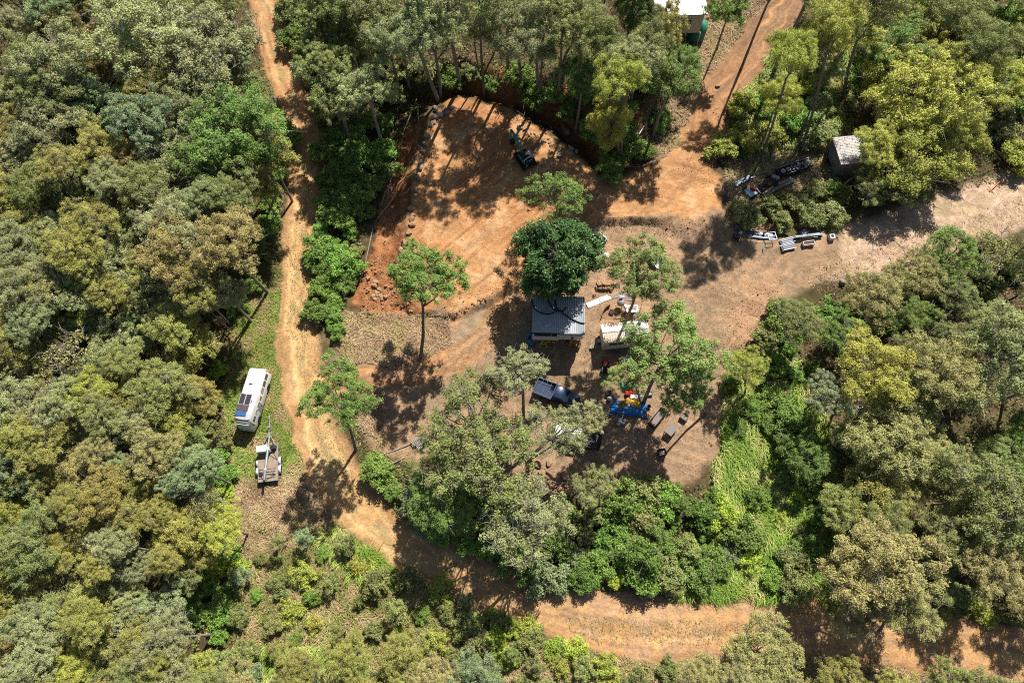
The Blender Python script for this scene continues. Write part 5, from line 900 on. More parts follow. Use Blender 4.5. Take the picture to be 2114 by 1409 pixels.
t = put('tyre', 'black car tyre standing left of the tarpaulin heap', 'tyre', 1254, 809, .3, (25,)); MB().lathe([(.2, -.1), (.3, -.1), (.34, -.05), (.34, .05), (.3, .1), (.2, .1)], (0, 0, .33), 22, Matrix.Translation((0, 0, .12)) @ Euler((.5, 0, 0)).to_matrix().to_4x4()).obj('rubber', BLACK, t)
t = put('cooking_pot', 'dark pot with pale lid below the black tyre', 'pot', 1258, 823, .3); MB().lathe([(.2, 0), (.26, .1), (.26, .34), (.24, .34), (.24, .1), (0, .06)], n=18).obj('pot', DARK, t); MB().lathe([(.27, .35), (.2, .4), (.03, .42), (.03, .46), (0, .46)], n=18).obj('lid', GALV, t)
t = put('water_cooler', 'white round cooler left of the tarpaulin heap', 'cooler', 1272, 818, .4); MB().lathe([(.17, 0), (.2, .08), (.2, .42), (.14, .46)], n=18).obj('drum', WHITE, t); MB().lathe([(.15, .44), (.17, .47), (.15, .52), (0, .53)], n=18).obj('lid', GREYGL, t)
t = put('camp_chair', 'grey folding camp chair with pale frame in front of the blue tarpaulin', 'chair', 1279, 862, .4, (-12,)); MB().box((0, .1, .42), (.55, .5, .03), rx=.1).obj('seat', STEELB, t); MB().box((0, .38, .72), (.55, .04, .6), rx=-.35).obj('backrest', STEELB, t); MB().box((0, -.5, .38), (.52, .6, .04), rx=.25).obj('footrest', GREY, t)
for s in (-1, 1): MB().tube([(s * .3, -.15, 0), (s * .3, .3, .6), (s * .3, .55, 1.0)], .02).tube([(s * .3, .4, 0), (s * .3, -.15, .6), (s * .3, .35, .62)], .02).obj('leg_frame', WHITE, t)
t = put('armchair', 'blue grey moulded plastic armchair between the two utes', 'chair', 1244, 868, .4, (0,)); MB().box((0, -.1, .42), (.75, .7, .08), bev=.05).obj('seat', STEELB, t); MB().loft([[(.38 * math.cos(a) * k, .32 + .12 * math.sin(a) * k - (1 - math.sin(a)) * .2, z) for a in np.linspace(0, math.pi, 10)] + [(.33 * math.cos(a) * k, .27 + .12 * math.sin(a) * k - (1 - math.sin(a)) * .2, z) for a in np.linspace(math.pi, 0, 10)] for k, z in ((1, .42), (1.05, .7), (1.08, .95))]).obj('backrest', STEELB, t)
for s in (-1, 1): MB().box((s * .38, -.05, .62), (.07, .65, .06), bev=.02).obj('armrest', STEELB, t); MB().tube([(s * .33, -.4, 0), (s * .33, -.35, .42)], .03).tube([(s * .33, .3, 0), (s * .33, .25, .42)], .03).obj('leg', STEELB, t)
t = put('garden_bench', 'long dark wooden box bench on the brown ground right of the tarpaulin', 'bench', 1357, 862, .45, (1346, 877, 1371, 845)); open_box(t, 2.25, .82, .5, DWOOD, .06, .18); MB().box((0, 0, .38), (2.1, .68, .05)).obj('seat', TABLEW, t); MB().box((-1.08, 0, .62), (.08, .82, .35)).box((1.08, 0, .62), (.08, .82, .35)).obj('armrest', DWOOD, t)
for x in (-1.0, 1.0):
    for y in (-.35, .35): MB().box((x, y, .1), (.08, .08, .2)).obj('leg', DWOOD, t)
t = put('garden_table', 'square grey brown outdoor table right of the long bench', 'table', 1386, 886, .72, (1372, 890, 1386, 873)); MB().box((0, 0, .7), (1.25, .85, .05)).obj('tabletop', TABLEW, t); m = MB()
for k in range(7): m.box((0, -.36 + k * .12, .728), (1.22, .105, .012))
m.obj('slats', TABLEW, t)
for x in (-.55, .55):
    for y in (-.36, .36): MB().box((x, y, .34), (.08, .08, .68)).obj('leg', DWOOD, t)
t = put('box_chair', 'small dark cube shaped chair below the outdoor table', 'chair', 1367, 933, .4, (8,)); open_box(t, .78, .72, .55, DWOOD, .06, .1); MB().box((0, -.05, .4), (.64, .55, .08), bev=.03).obj('seat', TABLEW, t)
t = put('box_chair', 'cube shaped grey chair right of the outdoor table under leaves', 'chair', 1413, 860, .4, (-40,)); open_box(t, .75, .7, .5, TABLEW, .06, .1); MB().box((0, -.05, .4), (.6, .52, .08), bev=.03).obj('seat', TABLEW, t)
t = put('barbecue', 'grey barbecue trolley with hood between the dark ute and the big gum fork', 'barbecue', 1106, 857, .8, (-5,)); MB().box((0, 0, .85), (1.0, .6, .3), bev=.06).obj('hood', GREY, t); MB().box((0, 0, .62), (1.05, .62, .14)).obj('firebox', DARK, t)
for s in (-1, 1): MB().box((s * .72, 0, .66), (.38, .5, .04)).obj('side_shelf', GREY, t); MB().tube([(s * .45, -.25, 0), (s * .45, -.25, .6)], .025).tube([(s * .45, .25, 0), (s * .45, .25, .6)], .025).obj('leg', GALV, t)
for u, v, a, l in ((863, 907, (856, 913, 884, 893), 'grey slatted deck chair nearest the shaded bank'), (873, 914, (866, 920, 892, 902), 'grey slatted deck chair beside its twin under the low gum')):
    t = put('deck_chair', l, 'deck chair', u, v, .3, a, 'slatted deck chairs')
    m = MB()
    for k in range(8): m.box((-.7 + k * .16, 0, .32), (.11, .58, .03))
    m.obj('seat_slats', GWOOD, t); m = MB()
    for k in range(5): m.box((.62 + k * .11, 0, .38 + k * .12), (.11, .58, .03), ry=-.8)
    m.obj('backrest', GWOOD, t)
    for s in (-1, 1): MB().box((0, s * .31, .3), (1.5, .05, .07)).box((-.6, s * .31, .14), (.07, .05, .3)).box((.5, s * .31, .14), (.07, .05, .3)).obj('rail', GALV, t)
board(896, 872, 914, 870, .8, TABLEW, 'grey mat lying under the low gum tree'); board(870, 928, 890, 918, .7, DECKW, 'brown board lying below the slatted deck chairs')
pole([(782, 940), (815, 929), (852, 914)], .1, GWOOD, 'long fallen pole lying along the edge of the shaded bank', 'log', 'log'); pole([(806, 958), (836, 944)], .09, GWOOD, 'short fallen pole below the long one on the bank', 'log', 'log')

# ------------------------------------------------------------------ scrap, timber and parts on the right
def stack(u0, v0, u1, v1, wid, n, rad, mats, label, cat, name, grp, seed, box=True, spread=.15, hgt=.5):
    r = np.random.default_rng(seed); rz, l = heading(u0, v0, u1, v1, .3); c = spot((u0 + u1) / 2, (v0 + v1) / 2, .3); M_ = {}
    for k in range(n):
        m = mats[int(r.integers(len(mats)))]; ll = l * r.uniform(.55, 1); y = (k % max(1, int(wid / (2.2 * rad)))) * 2.2 * rad - wid / 2 + r.uniform(-.03, .03); z = rad + .12 + (k // max(1, int(wid / (2.2 * rad)))) * 2.05 * rad
        key = (m.name, k % 4)
        if key not in M_: M_[key] = (MB().box((0, 0, 0), (1, rad * 2.6, rad * 1.5)) if box and k % 4 else MB().tube([(-.5, 0, 0), (0, 0, .01), (.5, 0, 0)], rad * .8, 7)).mesh(name, m)
        o = link(name, M_[key]); a = rz + r.uniform(-.02, .02) * (1 + 3 * spread); dx = (l - ll) * r.uniform(-.5, .5)
        o.location = c + Vector((math.cos(rz) * dx - math.sin(rz) * y, math.sin(rz) * dx + math.cos(rz) * y, min(z, hgt + rad))); o.rotation_euler = (0, r.uniform(-.01, .01), a); o.scale = (ll, 1, 1); tag(o, label, cat, grp)
stack(1572, 402, 1637, 368, .72, 16, .06, [GWOOD, GALV, WOOD, STEELB, DARK], 'grey weathered length in the long timber stack below the truck chassis', 'timber', 'timber_length', 'lengths in the stack below the truck chassis', 51)
stack(1505, 383, 1556, 363, .6, 11, .05, [GWOOD, STEELB, DARK], 'grey pole in the loose pole stack left of the truck chassis', 'pole', 'pole', 'poles left of the truck chassis', 52)
pole([(1483, 390), (1512, 378)], .07, GWOOD, 'weathered pole sticking out at the left end of the pole stack', 'pole'); pole([(1540, 370), (1570, 358)], .07, GWOOD, 'weathered pole sticking out at the right end of the pole stack', 'pole')
t = put('truck_chassis', 'stripped truck chassis with pale blue cab panel and red drum', 'truck', 1570, 386, .6, (1540, 400, 1602, 369)); ln = heading(1540, 400, 1602, 369, .6)[1]; m = MB()
for s in (-1, 1): m.box((0, s * .4, .55), (ln, .1, .16))
for x in np.linspace(-ln / 2 + .3, ln / 2 - .3, 6): m.box((x, 0, .55), (.09, .75, .1))
m.obj('chassis', DARK, t); MB().box((-ln / 2 + .75, -.05, .95), (1.15, 1.25, .07), bev=.03, ry=.06).box((-ln / 2 + .2, -.05, .7), (.07, 1.2, .5)).obj('cab_panel', LBLUE, t); MB().lathe([(.1, 1.1), (.42, 1.0), (.46, .8), (.46, .65)], (-ln / 2 + 1.25, .15, .02), 20).obj('red_drum', REDB, t, label='red brown drum')
MB().lathe([(.2, .62), (.42, .62), (.45, .75), (.42, .88), (.2, .88)], (-.4, .1, 0), 20).obj('spare_tyre', BLACK, t); MB().tube([(-.75, -.75, .85), (-.75, .75, .95)], .06).obj('axle_beam', GALV, t); m = MB(); r = np.random.default_rng(13)
for k in range(14): m.box((r.uniform(.1, 1.4), r.uniform(-.4, .4), .75 + r.uniform(0, .2)), (r.uniform(.15, .4), r.uniform(.1, .25), .15), rz=r.uniform(0, 3))
m.obj('engine_parts', RUST, t)
for x, y in ((ln / 2 - .35, .2), (ln / 2 - .05, -.15)): MB().lathe([(.0, .1), (.22, .12), (.28, .05), (.28, -.05), (.2, -.08)], (x, y, .95), 18).obj('headlamp_bowl', GALV, t)
for x in (-ln / 2 + .6, ln / 2 - .6):
    for s in (-1, 1): wheel(t, x, s * .75, .38, .22, axis='y')
t = put('parts_trailer', 'long dark trailer piled with wheels and machine parts left of the shed', 'trailer', 1640, 346, .6, (1606, 357, 1674, 333)); ln = heading(1606, 357, 1674, 333, .6)[1]; hl = ln / 2
MB().box((0, 0, .5), (ln, 1.15, .08)).obj('deck', DARK, t)
for s in (-1, 1): MB().box((0, s * .58, .66), (ln, .06, .34)).obj('side_rail', GALV if s > 0 else DARK, t); wheel(t, -.5, s * .7, .33, .2, axis='y'); wheel(t, .4, s * .7, .33, .2, axis='y')
MB().box((-hl - .02, 0, .66), (.06, 1.2, .34)).tube([(-hl - .5, .35, .5), (-hl, .35, .5)], .05).obj('tail_board', DARK, t)
r = np.random.default_rng(14)
for k in range(26):
    x = r.uniform(-hl + 1.9, hl - .3); q = Vector((x, r.uniform(-.42, .42), .57)); M_ = Matrix.Translation(t.location) @ Matrix.Rotation(t.rotation_euler.z, 4, 'Z'); w = M_ @ q
    o = MB(); s = r.uniform(.12, .3)
    if k % 3 == 0: o.lathe([(.05, 0), (s, .02), (s, .1), (.08, .2), (.0, .2)], n=12)
    elif k % 3 == 1: o.box((0, 0, s * .5), (s * 1.4, s, s), bev=.02, rz=r.uniform(0, 3)).tube([(0, 0, s), (s, 0, s * 1.5)], .03)
    else: o.tube([(-s, -s, .06), (0, 0, .2), (s, s * .4, .08)], .05).box((0, 0, .08), (s, s, .12), rz=1)
    o = o.obj('machine_part', [RUST, GALV, DARK, GREYGL, GALV][k % 5]); o.location = w; tag(o, 'rusty and grey machine part piled on the parts trailer', 'part', 'parts on the parts trailer')
for x, l in ((-hl + .65, 'pale rimmed wheel at the left end of the parts trailer'), (-hl + 1.4, 'pale rimmed wheel second from the left on the parts trailer')):
    w = M_ @ Vector((x, 0, .58)); o = thing('spare_wheel', l, 'wheel', w); MB().lathe([(.22, 0), (.4, .02), (.44, .1), (.4, .18), (.24, .2)], n=20).obj('tyre', BLACK, o); MB().lathe([(.28, .1), (.3, .2), (.2, .22), (.06, .17), (.06, .22), (0, .22)], n=18).obj('rim', mat('cream_rim', (.5, .42, .3), .6), o)
w = M_ @ Vector((-hl + 2.1, .2, .6)); o = MB().lathe([(.2, 0), (.27, .02), (.27, .2), (.2, .22), (.2, 0)], n=18).obj('plastic_ring', PURPLE); o.location = w; tag(o, 'purple plastic ring on the parts trailer', 'ring')
t = put('gas_bottle', 'pale blue bottle standing in shade above the timber stacks', 'bottle', 1595, 320, .5); MB().lathe([(.15, 0), (.18, .06), (.18, .5), (.1, .6), (.05, .62)], n=16).obj('cylinder', LBLUE, t); MB().lathe([(.08, .6), (.08, .7), (0, .7)], n=10).obj('cap', WHITE, t)
stack(1541, 481, 1600, 489, 1.0, 18, .055, [STEELB, GALV, GWOOD, DARK, STEELB], 'blue grey steel length in the scrap stack left of the corrugated sheets', 'steel', 'steel_length', 'lengths of the left scrap stack', 53, hgt=.6)
pole([(1581, 500, .6), (1580, 512, .45)], .07, GALV, 'short steel post sticking out below the left scrap stack', 'post', 'post')
t = put('trestle', 'welded steel trestle lying across the right end of the left scrap stack', 'trestle', 1594, 487, .75, (8,))
for x in (-.45, .45): MB().box((x, 0, .78), (.07, 1.0, .06)).obj('upright', GALV, t)
for y in (-.48, 0, .48): MB().box((0, y, .782), (.83, .06, .05)).obj('crossbar', GALV, t)
t = put('jerry_can', 'red fuel can on the left scrap stack', 'can', 1579, 479, .8, (30,), z=.55); MB().box((0, 0, .2), (.34, .2, .4), bev=.04).obj('can', RED, t); MB().tube([(-.1, 0, .4), (-.06, 0, .47), (.08, 0, .47), (.1, 0, .4)], .02).obj('handle', RED, t)
t = put('gas_bottle', 'white gas bottle standing left of the left scrap stack', 'gas bottle', 1528.5, 480, .5); MB().lathe([(.14, 0), (.17, .06), (.17, .62), (.1, .72), (.05, .74)], n=16).obj('cylinder', WHITE, t); MB().lathe([(.08, .72), (.08, .82), (0, .82)], n=10).obj('valve', GALV, t)
t = put('metal_box', 'pale grey metal box above the left scrap stack', 'box', 1522, 464, .4, (5,)); open_box(t, .4, .55, .5, GREYGL, .03); MB().box((0, 0, .44), (.33, .46, .03)).obj('lid', STEELB, t)
t = put('engine_hoist', 'dark rusty engine frame left of the left scrap stack', 'engine', 1521, 488, .4, (-15,)); MB().box((0, 0, .35), (.8, .5, .4), bev=.08).obj('block', DARK, t); m = MB()
for k in range(5): m.tube([(-.5 + k * .25, -.45, .1), (-.5 + k * .25, 0, .65), (-.4 + k * .2, .4, .3)], .04)
m.obj('tubes', RUST, t)
def sheets(u, v, ang, w, d, n, label, m, z0=.12):
    rz = heading(*ang, .3)[0]; p = spot(u, v, .3); r = np.random.default_rng(int(u)); me = corrug(d, w, .19, .05, .012); me.v = [(y, x, z) for x, y, z in me.v]; me.f = [tuple(reversed(f)) for f in me.f]; me = me.mesh('roofing_sheet', m)
    for k in range(n): o = link('roofing_sheet', me); o.location = p + Vector((r.uniform(-.12, .12), r.uniform(-.08, .08), z0 + k * .045)); o.rotation_euler = (0, 0, rz + r.uniform(-.06, .06)); tag(o, label, 'sheet', label.replace('corrugated sheet', 'corrugated sheets'))
sheets(1626, 497, (1612, 499, 1641, 491), 1.55, .7, 5, 'grey corrugated sheet in the upper small pile right of the left scrap stack', GALV); sheets(1628, 508, (1613, 511, 1641, 505), 1.5, .72, 5, 'grey corrugated sheet in the lower small pile right of the left scrap stack', GALV)
stack(1636, 489, 1698, 484, .45, 12, .06, [GALV, STEELB, DARK, GWOOD], 'steel length in the right scrap stack', 'steel', 'steel_length', 'lengths of the right scrap stack', 54, hgt=.6)
t = put('trough', 'white metal trough lying below the right scrap stack', 'trough', 1670, 501, .4, (1657, 503, 1682, 499)); open_box(t, 1.35, .5, .4, WHITE, .04, .05); MB().box((0, 0, .3), (1.1, .3, .05), rz=.1).obj('rubbish', RUST, t)
t = put('metal_box', 'grey appliance box behind the right scrap stack', 'box', 1662, 479, .5, (2,)); open_box(t, .95, .5, .6, STEELB, .04); MB().box((0, 0, .54), (.84, .4, .03)).obj('lid', GALV, t)
t = put('washing_machine', 'white washing machine lying at the right end of the scrap row', 'washing machine', 1719, 487, .6, (8,)); MB().box((0, 0, .3), (.6, .62, .6), bev=.03).obj('body', WHITE, t); MB().lathe([(.17, .6), (.19, .62), (.14, .63), (.13, .61), (0, .605)], n=20).obj('door', DARK, t); MB().box((0, .22, .61), (.5, .08, .02)).obj('control_panel', GREYGL, t)
t = put('metal_sheet', 'crumpled white sheet lying in the right scrub', 'sheet', 1775, 847, .6, (20,)); MB().box((-.3, .1, .6), (.7, .9, .03), rx=.12).box((.32, -.1, .55), (.6, .8, .03), ry=.3).obj('sheet', WHITE, t); MB().tube([(-.6, -.4, .5), (.5, .5, .62)], .03).obj('batten', GWOOD, t)
t = put('metal_sheet', 'small pale blue sheet in the shade left of the golden wattle', 'sheet', 1636, 750, .3, (70,)); MB().box((0, 0, .3), (.9, .3, .03), rx=.2).box((.3, .25, .25), (.3, .4, .03)).obj('sheet', LBLUE, t); MB().tube([(-.4, 0, .2), (.4, .1, .3)], .03).obj('batten', GWOOD, t)
t = put('saw_horse', 'broken orange frame at the edge of the dry grass lane', 'frame', 2054, 385, .3, (40,)); MB().tube([(-.9, 0, .15), (.9, .05, .4)], .05).obj('rail', ORG, t); MB().tube([(-.7, -.5, .05), (-.6, .5, .3)], .045).tube([(.6, -.5, .05), (.7, .5, .3)], .045).obj('leg', ORG, t)

# ------------------------------------------------------------------ stones, logs and branches
def rock_mesh(seed, m):
    r = np.random.default_rng(seed); n = 9; V = []; F = []
    for i in range(n + 1):
        th = math.pi * i / n
        for k in range(12): a = 2 * math.pi * k / 12; V.append((math.sin(th) * math.cos(a), math.sin(th) * math.sin(a), math.cos(th)))
    V = np.array(V); 
    for _ in range(9):
        d = norm(r.normal(size=3)); c = r.uniform(.55, .85); k = V @ d; V = np.where((k > c)[:, None], V - np.outer(k - c, d), V)
    V *= 1 + .06 * r.normal(size=(len(V), 1)) * 0 + .05 * np.sin(V[:, [0]] * 5 + seed); V *= r.uniform([.8, .7, .55], [1.1, .95, .75])
    for i in range(n): F += [(i * 12 + k, i * 12 + (k + 1) % 12, (i + 1) * 12 + (k + 1) % 12, (i + 1) * 12 + k) for k in range(12)]
    mb = MB(); mb.add([tuple(v) for v in V], [tuple(reversed(f)) for f in F]); return mb.mesh('boulder', m)
RM = [[rock_mesh(s + 10 * k, m) for s in range(4)] for k, m in enumerate(ROCK)]; rr = np.random.default_rng(15)
def rock(u, v, px, kind, label, grp, name='boulder', cat='boulder'):
    s = px * mpp(u, v) * .5; p = spot(u, v, s * .3); o = link(name, RM[kind][int(rr.integers(4))]); o.location = p + Vector((0, 0, s * .28)); o.scale = (s * rr.uniform(.85, 1.2), s * rr.uniform(.8, 1.1), s); o.rotation_euler = (rr.uniform(-.3, .3), rr.uniform(-.3, .3), rr.uniform(0, 6.28)); tag(o, label, cat, grp)
row = [(934, 221, 16), (921, 229, 19), (908, 236, 22), (899, 241, 18), (894, 252, 16), (889, 259, 14), (900, 226, 17), (882, 281, 20), (877, 297, 17), (874, 312, 18), (867, 343, 19), (861, 366, 18), (854, 391, 19), (858, 404, 14), (851, 430, 20), (852, 444, 15), (850, 452, 16), (850, 463, 19), (844, 481, 17), (836, 501, 22), (829, 515, 17), (823, 540, 14), (821, 556, 14)]; row.sort(key=lambda q: q[1])
for k, (u, v, s) in enumerate(row): rock(u, v, s, 0 if v > 360 else 1, f"pale boulder, {ORD[k]}from the top in the boulder row along the pad" if 0 < k < 20 else ('pale boulder at the very top of the boulder row along the pad', 'pale boulder, third from the bottom of the boulder row along the pad', 'pale boulder, second from the bottom of the boulder row along the pad', 'pale boulder at the very bottom of the boulder row along the pad')[max(0, k - 19)], 'boulders along the pad edge')
for u, v, s, k, l in ((1171, 270, 26, 2, 'big red brown boulder in the cut bank right of the excavator'), (1163, 262, 16, 2, 'smaller red boulder above the big one in the cut bank'), (1178, 306, 15, 1, 'pale grey boulder on the pad below the cut bank'), (1157, 319, 19, 1, 'flat grey boulder on the pad right of the excavator'), (1190, 313, 11, 1, 'small grey boulder right of the pale one below the cut bank'), (1148, 236, 14, 2, 'red boulder high in the cut bank'), (1200, 252, 15, 2, 'red boulder under the bank tree'), (1222, 305, 13, 2, 'red boulder low in the cut bank near the bank tree'), (1073, 263, 14, 1, 'grey boulder above the excavator arm'), (1083, 267, 11, 1, 'small grey boulder right of the one above the excavator arm'),
                      (1170, 975, 34, 0, 'largest brown boulder at the bottom edge of the clearing'), (1112, 958, 24, 0, 'brown boulder right of the big gum fork'), (1135, 952, 20, 0, 'brown boulder below the white ute'), (1118, 975, 22, 0, 'brown slab shaped boulder below the big gum fork'), (1150, 988, 14, 0, 'small boulder below the largest brown boulder'), (1265, 1012, 24, 1, 'grey brown boulder at the shaded bottom edge of the clearing'), (1740, 583, 22, 1, 'grey boulder at the lower edge of the dry grass lane'), (2075, 62, 26, 1, 'large dark boulder in the shade at the top right'), (1482, 178, 12, 1, 'small boulder on the left edge of the upper driveway')): rock(u, v, s, k, l, 'single boulders')
for k in range(62):
    u, v = rr.uniform(748, 850), rr.uniform(545, 655)
    rock(u, v, rr.choice([5, 6, 7, 8, 10, 13], p=[.2, .25, .2, .15, .12, .08]), int(rr.choice([0, 2], p=[.65, .35])), 'orange stone in the rubble heap left of the lone open gum', 'stones of the orange rubble heap', 'stone', 'stone')
for k in range(26): a = rr.uniform(0, 6.28); rock(775 + 16 * math.cos(a) * rr.random() + (k % 2) * 6, 600 + 22 * math.sin(a) * rr.random() + (k % 2) * 14, rr.uniform(6, 14), 0, 'pale stone in the tight cluster of the rubble heap', 'stones of the tight cluster', 'stone', 'stone')
for k in range(34): rock(rr.uniform(1120, 1205), rr.uniform(985, 1012), rr.uniform(5, 13), 0, 'brown stone in the rubble below the white ute', 'stones below the white ute', 'stone', 'stone')
for k in range(24): rock(rr.uniform(1085, 1150), rr.uniform(272, 300), rr.uniform(3, 8), 1, 'small grey stone on the shaded pad by the excavator', 'stones by the excavator', 'stone', 'stone')
for k in range(22): rock(900 + k * 5 + rr.uniform(-3, 3), 668 - k * 2.6 + rr.uniform(-6, 6), rr.uniform(3, 8), 2, 'small red stone along the lower pad edge', 'stones along the lower pad edge', 'stone', 'stone')
for pts, rad, l in (([(818, 318, .5), (812, 345, .6), (806, 372, .5), (800, 402, .3)], .11, 'longest pale fallen trunk between the hedge and the red slope'), ([(808, 372, .4), (795, 400, .5), (786, 425, .3)], .07, 'pale fallen branch left of the longest fallen trunk'), ([(822, 395, .3), (800, 425, .4), (778, 452, .3)], .08, 'crooked fallen branch at the top of the rubble slope'), ([(860, 205, .8), (846, 240, .7), (832, 275, .4)], .07, 'thin fallen trunk above the boulder row'),
                    ([(862, 215, .7), (864, 250, .4)], .09, 'short leaning stump above the boulder row'), ([(770, 470, .2), (755, 540, .3), (745, 580, .2)], .05, 'thin pale branch along the right side of the hedge'), ([(1738, 398, .8), (1746, 377, 1.6), (1768, 362, 2.0)], .12, 'curved pale limb below the corrugated shed'), ([(1745, 1372, .6), (1800, 1385, .8), (1870, 1409, .7)], .12, 'dark fallen trunk below the lower red track'), ([(2000, 800, 1), (2060, 750, 3.5), (2114, 700, 6)], .13, 'long grey leaning limb at the right photo edge'), ([(1870, 715, 2.5), (1920, 685, 3.5), (1966, 640, 4.5)], .11, 'dark leaning trunk in the right scrub')): pole(pts, rad, STICK if 'dark' not in l else BARK['brown'], l, 'log', 'fallen_branch', 'fallen trunks and branches', n=7)
for k in range(26): u, v, a = rr.uniform(1115, 1200), rr.uniform(990, 1020), rr.uniform(-.6, .8); l = rr.uniform(10, 26); pole([(u, v, .15), (u + l * math.cos(a) * .5, v + l * math.sin(a) * .5, .4), (u + l * math.cos(a), v + l * math.sin(a), .2)], .035, STICK, 'pale stick in the brush pile below the white ute', 'stick', 'stick', 'sticks of the brush pile')
for k in range(22): u, v, a = rr.uniform(770, 830), rr.uniform(400, 460), rr.uniform(1.2, 2.6); l = rr.uniform(8, 20); pole([(u, v, .2), (u + l * math.cos(a) * .5, v + l * math.sin(a) * .5, .45), (u + l * math.cos(a), v + l * math.sin(a), .2)], .03, BARK['grey'], 'thin dry stick on the slope beside the hedge', 'stick', 'stick', 'sticks beside the hedge')
for k in range(24): u, v, a = rr.uniform(1000, 1180), rr.uniform(195, 250), rr.uniform(0, 3.1); l = rr.uniform(10, 24); pole([(u, v, .3), (u + l * math.cos(a) * .5, v + l * math.sin(a) * .5, .8), (u + l * math.cos(a), v + l * math.sin(a), .5)], .03, BARK['grey'], 'thin dead stick on the shaded lip of the cut bank', 'stick', 'stick', 'sticks on the cut bank')

# ------------------------------------------------------------------ grass, weeds, undergrowth, clods
def sample(poly, n, rng):
    P = np.array(poly, float); lo, hi = P.min(0), P.max(0); q = rng.uniform(lo, hi, (int(n * 1.8) + 50, 2)); q = q[polysd(q[:, 0], q[:, 1], P) > 0][:n]; return at(q[:, 0], q[:, 1])
def blades(name, pts, ln, wd, cols, lean, rng, label, flow=None):
    n = len(pts); L = ln * rng.uniform(.5, 1.3, n); fl = (fbm(pts[:, 0], pts[:, 1], 2.5, 2, 31) - .5) * 9 if flow is None else flow + (fbm(pts[:, 0], pts[:, 1], 3.0, 2, 32) - .5) * 4; a = fl + rng.normal(size=n) * .55
    d = np.stack([np.cos(a), np.sin(a), np.zeros(n)], 1); s = np.stack([-d[:, 1], d[:, 0], np.zeros(n)], 1) * (wd * rng.uniform(.6, 1.4, n) / 2)[:, None]; up = np.array([0, 0, 1.0]); ll = L[:, None]
    lean = lean * rng.uniform(.5, 1.4, (n, 1)); mid = pts + d * ll * lean * .45 + up * ll * (1 - .3 * lean) * .6; tip = pts + d * ll * lean + up * ll * np.clip(1 - .75 * lean, .05, 1) * .8
    V = np.stack([pts - s, pts + s, mid + s * .8, tip, mid - s * .8], 1).reshape(-1, 3); b = 5 * np.arange(n); F = np.concatenate([np.stack([b, b + 1, b + 2, b + 4], 1), np.stack([b + 4, b + 2, b + 3, b + 3], 1)])
    ci = np.clip(((fbm(pts[:, 0], pts[:, 1], 1.6, 3, 33) - .3) / .4 + rng.normal(size=n) * .25), 0, .999); cols = np.array(cols); k = (ci * len(cols)).astype(int); c = cols[k] * rng.uniform(.8, 1.2, (n, 1))
    F4 = np.stack([b, b + 1, b + 2, b + 4], 1); F3 = np.stack([b + 4, b + 2, b + 3], 1)
    me = bpy.data.meshes.new(name); V = V.astype(np.float32); me.vertices.add(len(V)); me.vertices.foreach_set('co', V.ravel()); li = np.concatenate([F4.ravel(), F3.ravel()]).astype(np.int32); me.loops.add(len(li)); me.loops.foreach_set('vertex_index', li); me.polygons.add(2 * n)
    me.polygons.foreach_set('loop_start', np.concatenate([np.arange(n) * 4, 4 * n + np.arange(n) * 3]).astype(np.int32)); me.polygons.foreach_set('loop_total', np.concatenate([np.full(n, 4), np.full(n, 3)]).astype(np.int32)); me.update(calc_edges=True)
    cc = np.ones((len(V), 4), np.float32); cc[:, :3] = np.repeat(c, 5, 0); me.color_attributes.new('col', 'FLOAT_COLOR', 'POINT').data.foreach_set('color', cc.ravel()); me.attributes.new('tint', 'FLOAT', 'POINT').data.foreach_set('value', np.repeat(rng.random(n) * .8, 5).astype(np.float32)); me.materials.append(LEAFC)
    o = link(name, me, kind='stuff'); o['label'] = label; o['category'] = 'grass'; return o
g = np.random.default_rng(16)
def keep(P, road=.25, pad=.4, clr=None, spur=.4, lane=None):
    k = (samp(MK['road'], P[:, 0], P[:, 1]) < road) & (samp(MK['pad'], P[:, 0], P[:, 1]) < pad) & (samp(MK['spur'], P[:, 0], P[:, 1]) < spur)
    if clr is not None: k &= samp(MK['clr'], P[:, 0], P[:, 1]) < clr
    return P[k]
TALL0 = keep(np.concatenate([sample([(1495, 780), (1570, 740), (1690, 740), (1720, 1000), (1740, 1230), (1470, 1240), (1490, 1100), (1465, 980)], 36000, g), sample([(1430, 1120), (1520, 1100), (1520, 1240), (1400, 1230)], 5000, g), sample([(1480, 300), (1500, 210), (1580, 110), (1700, 60), (1740, 260), (1620, 310), (1520, 330)], 16000, g), sample([(700, 1080), (860, 1150), (900, 1200), (720, 1190), (650, 1110)], 5000, g), sample([(480, 1330), (700, 1330), (700, 1420), (480, 1420)], 7000, g), sample([(1730, 100), (1900, 60), (1850, 180), (1750, 230)], 4000, g)]), clr=.6)
TALL = TALL0[fbm(TALL0[:, 0], TALL0[:, 1], 1.4, 3, 71) + g.normal(size=len(TALL0)) * .06 > .40]
blades('tall_grass', TALL, 1.15, .055, [(.16, .27, .035), (.22, .33, .045), (.30, .40, .06), (.36, .43, .08), (.45, .43, .17)], .95, g, 'tall yellow green grass lying combed over on the slopes', flow=-1.2)
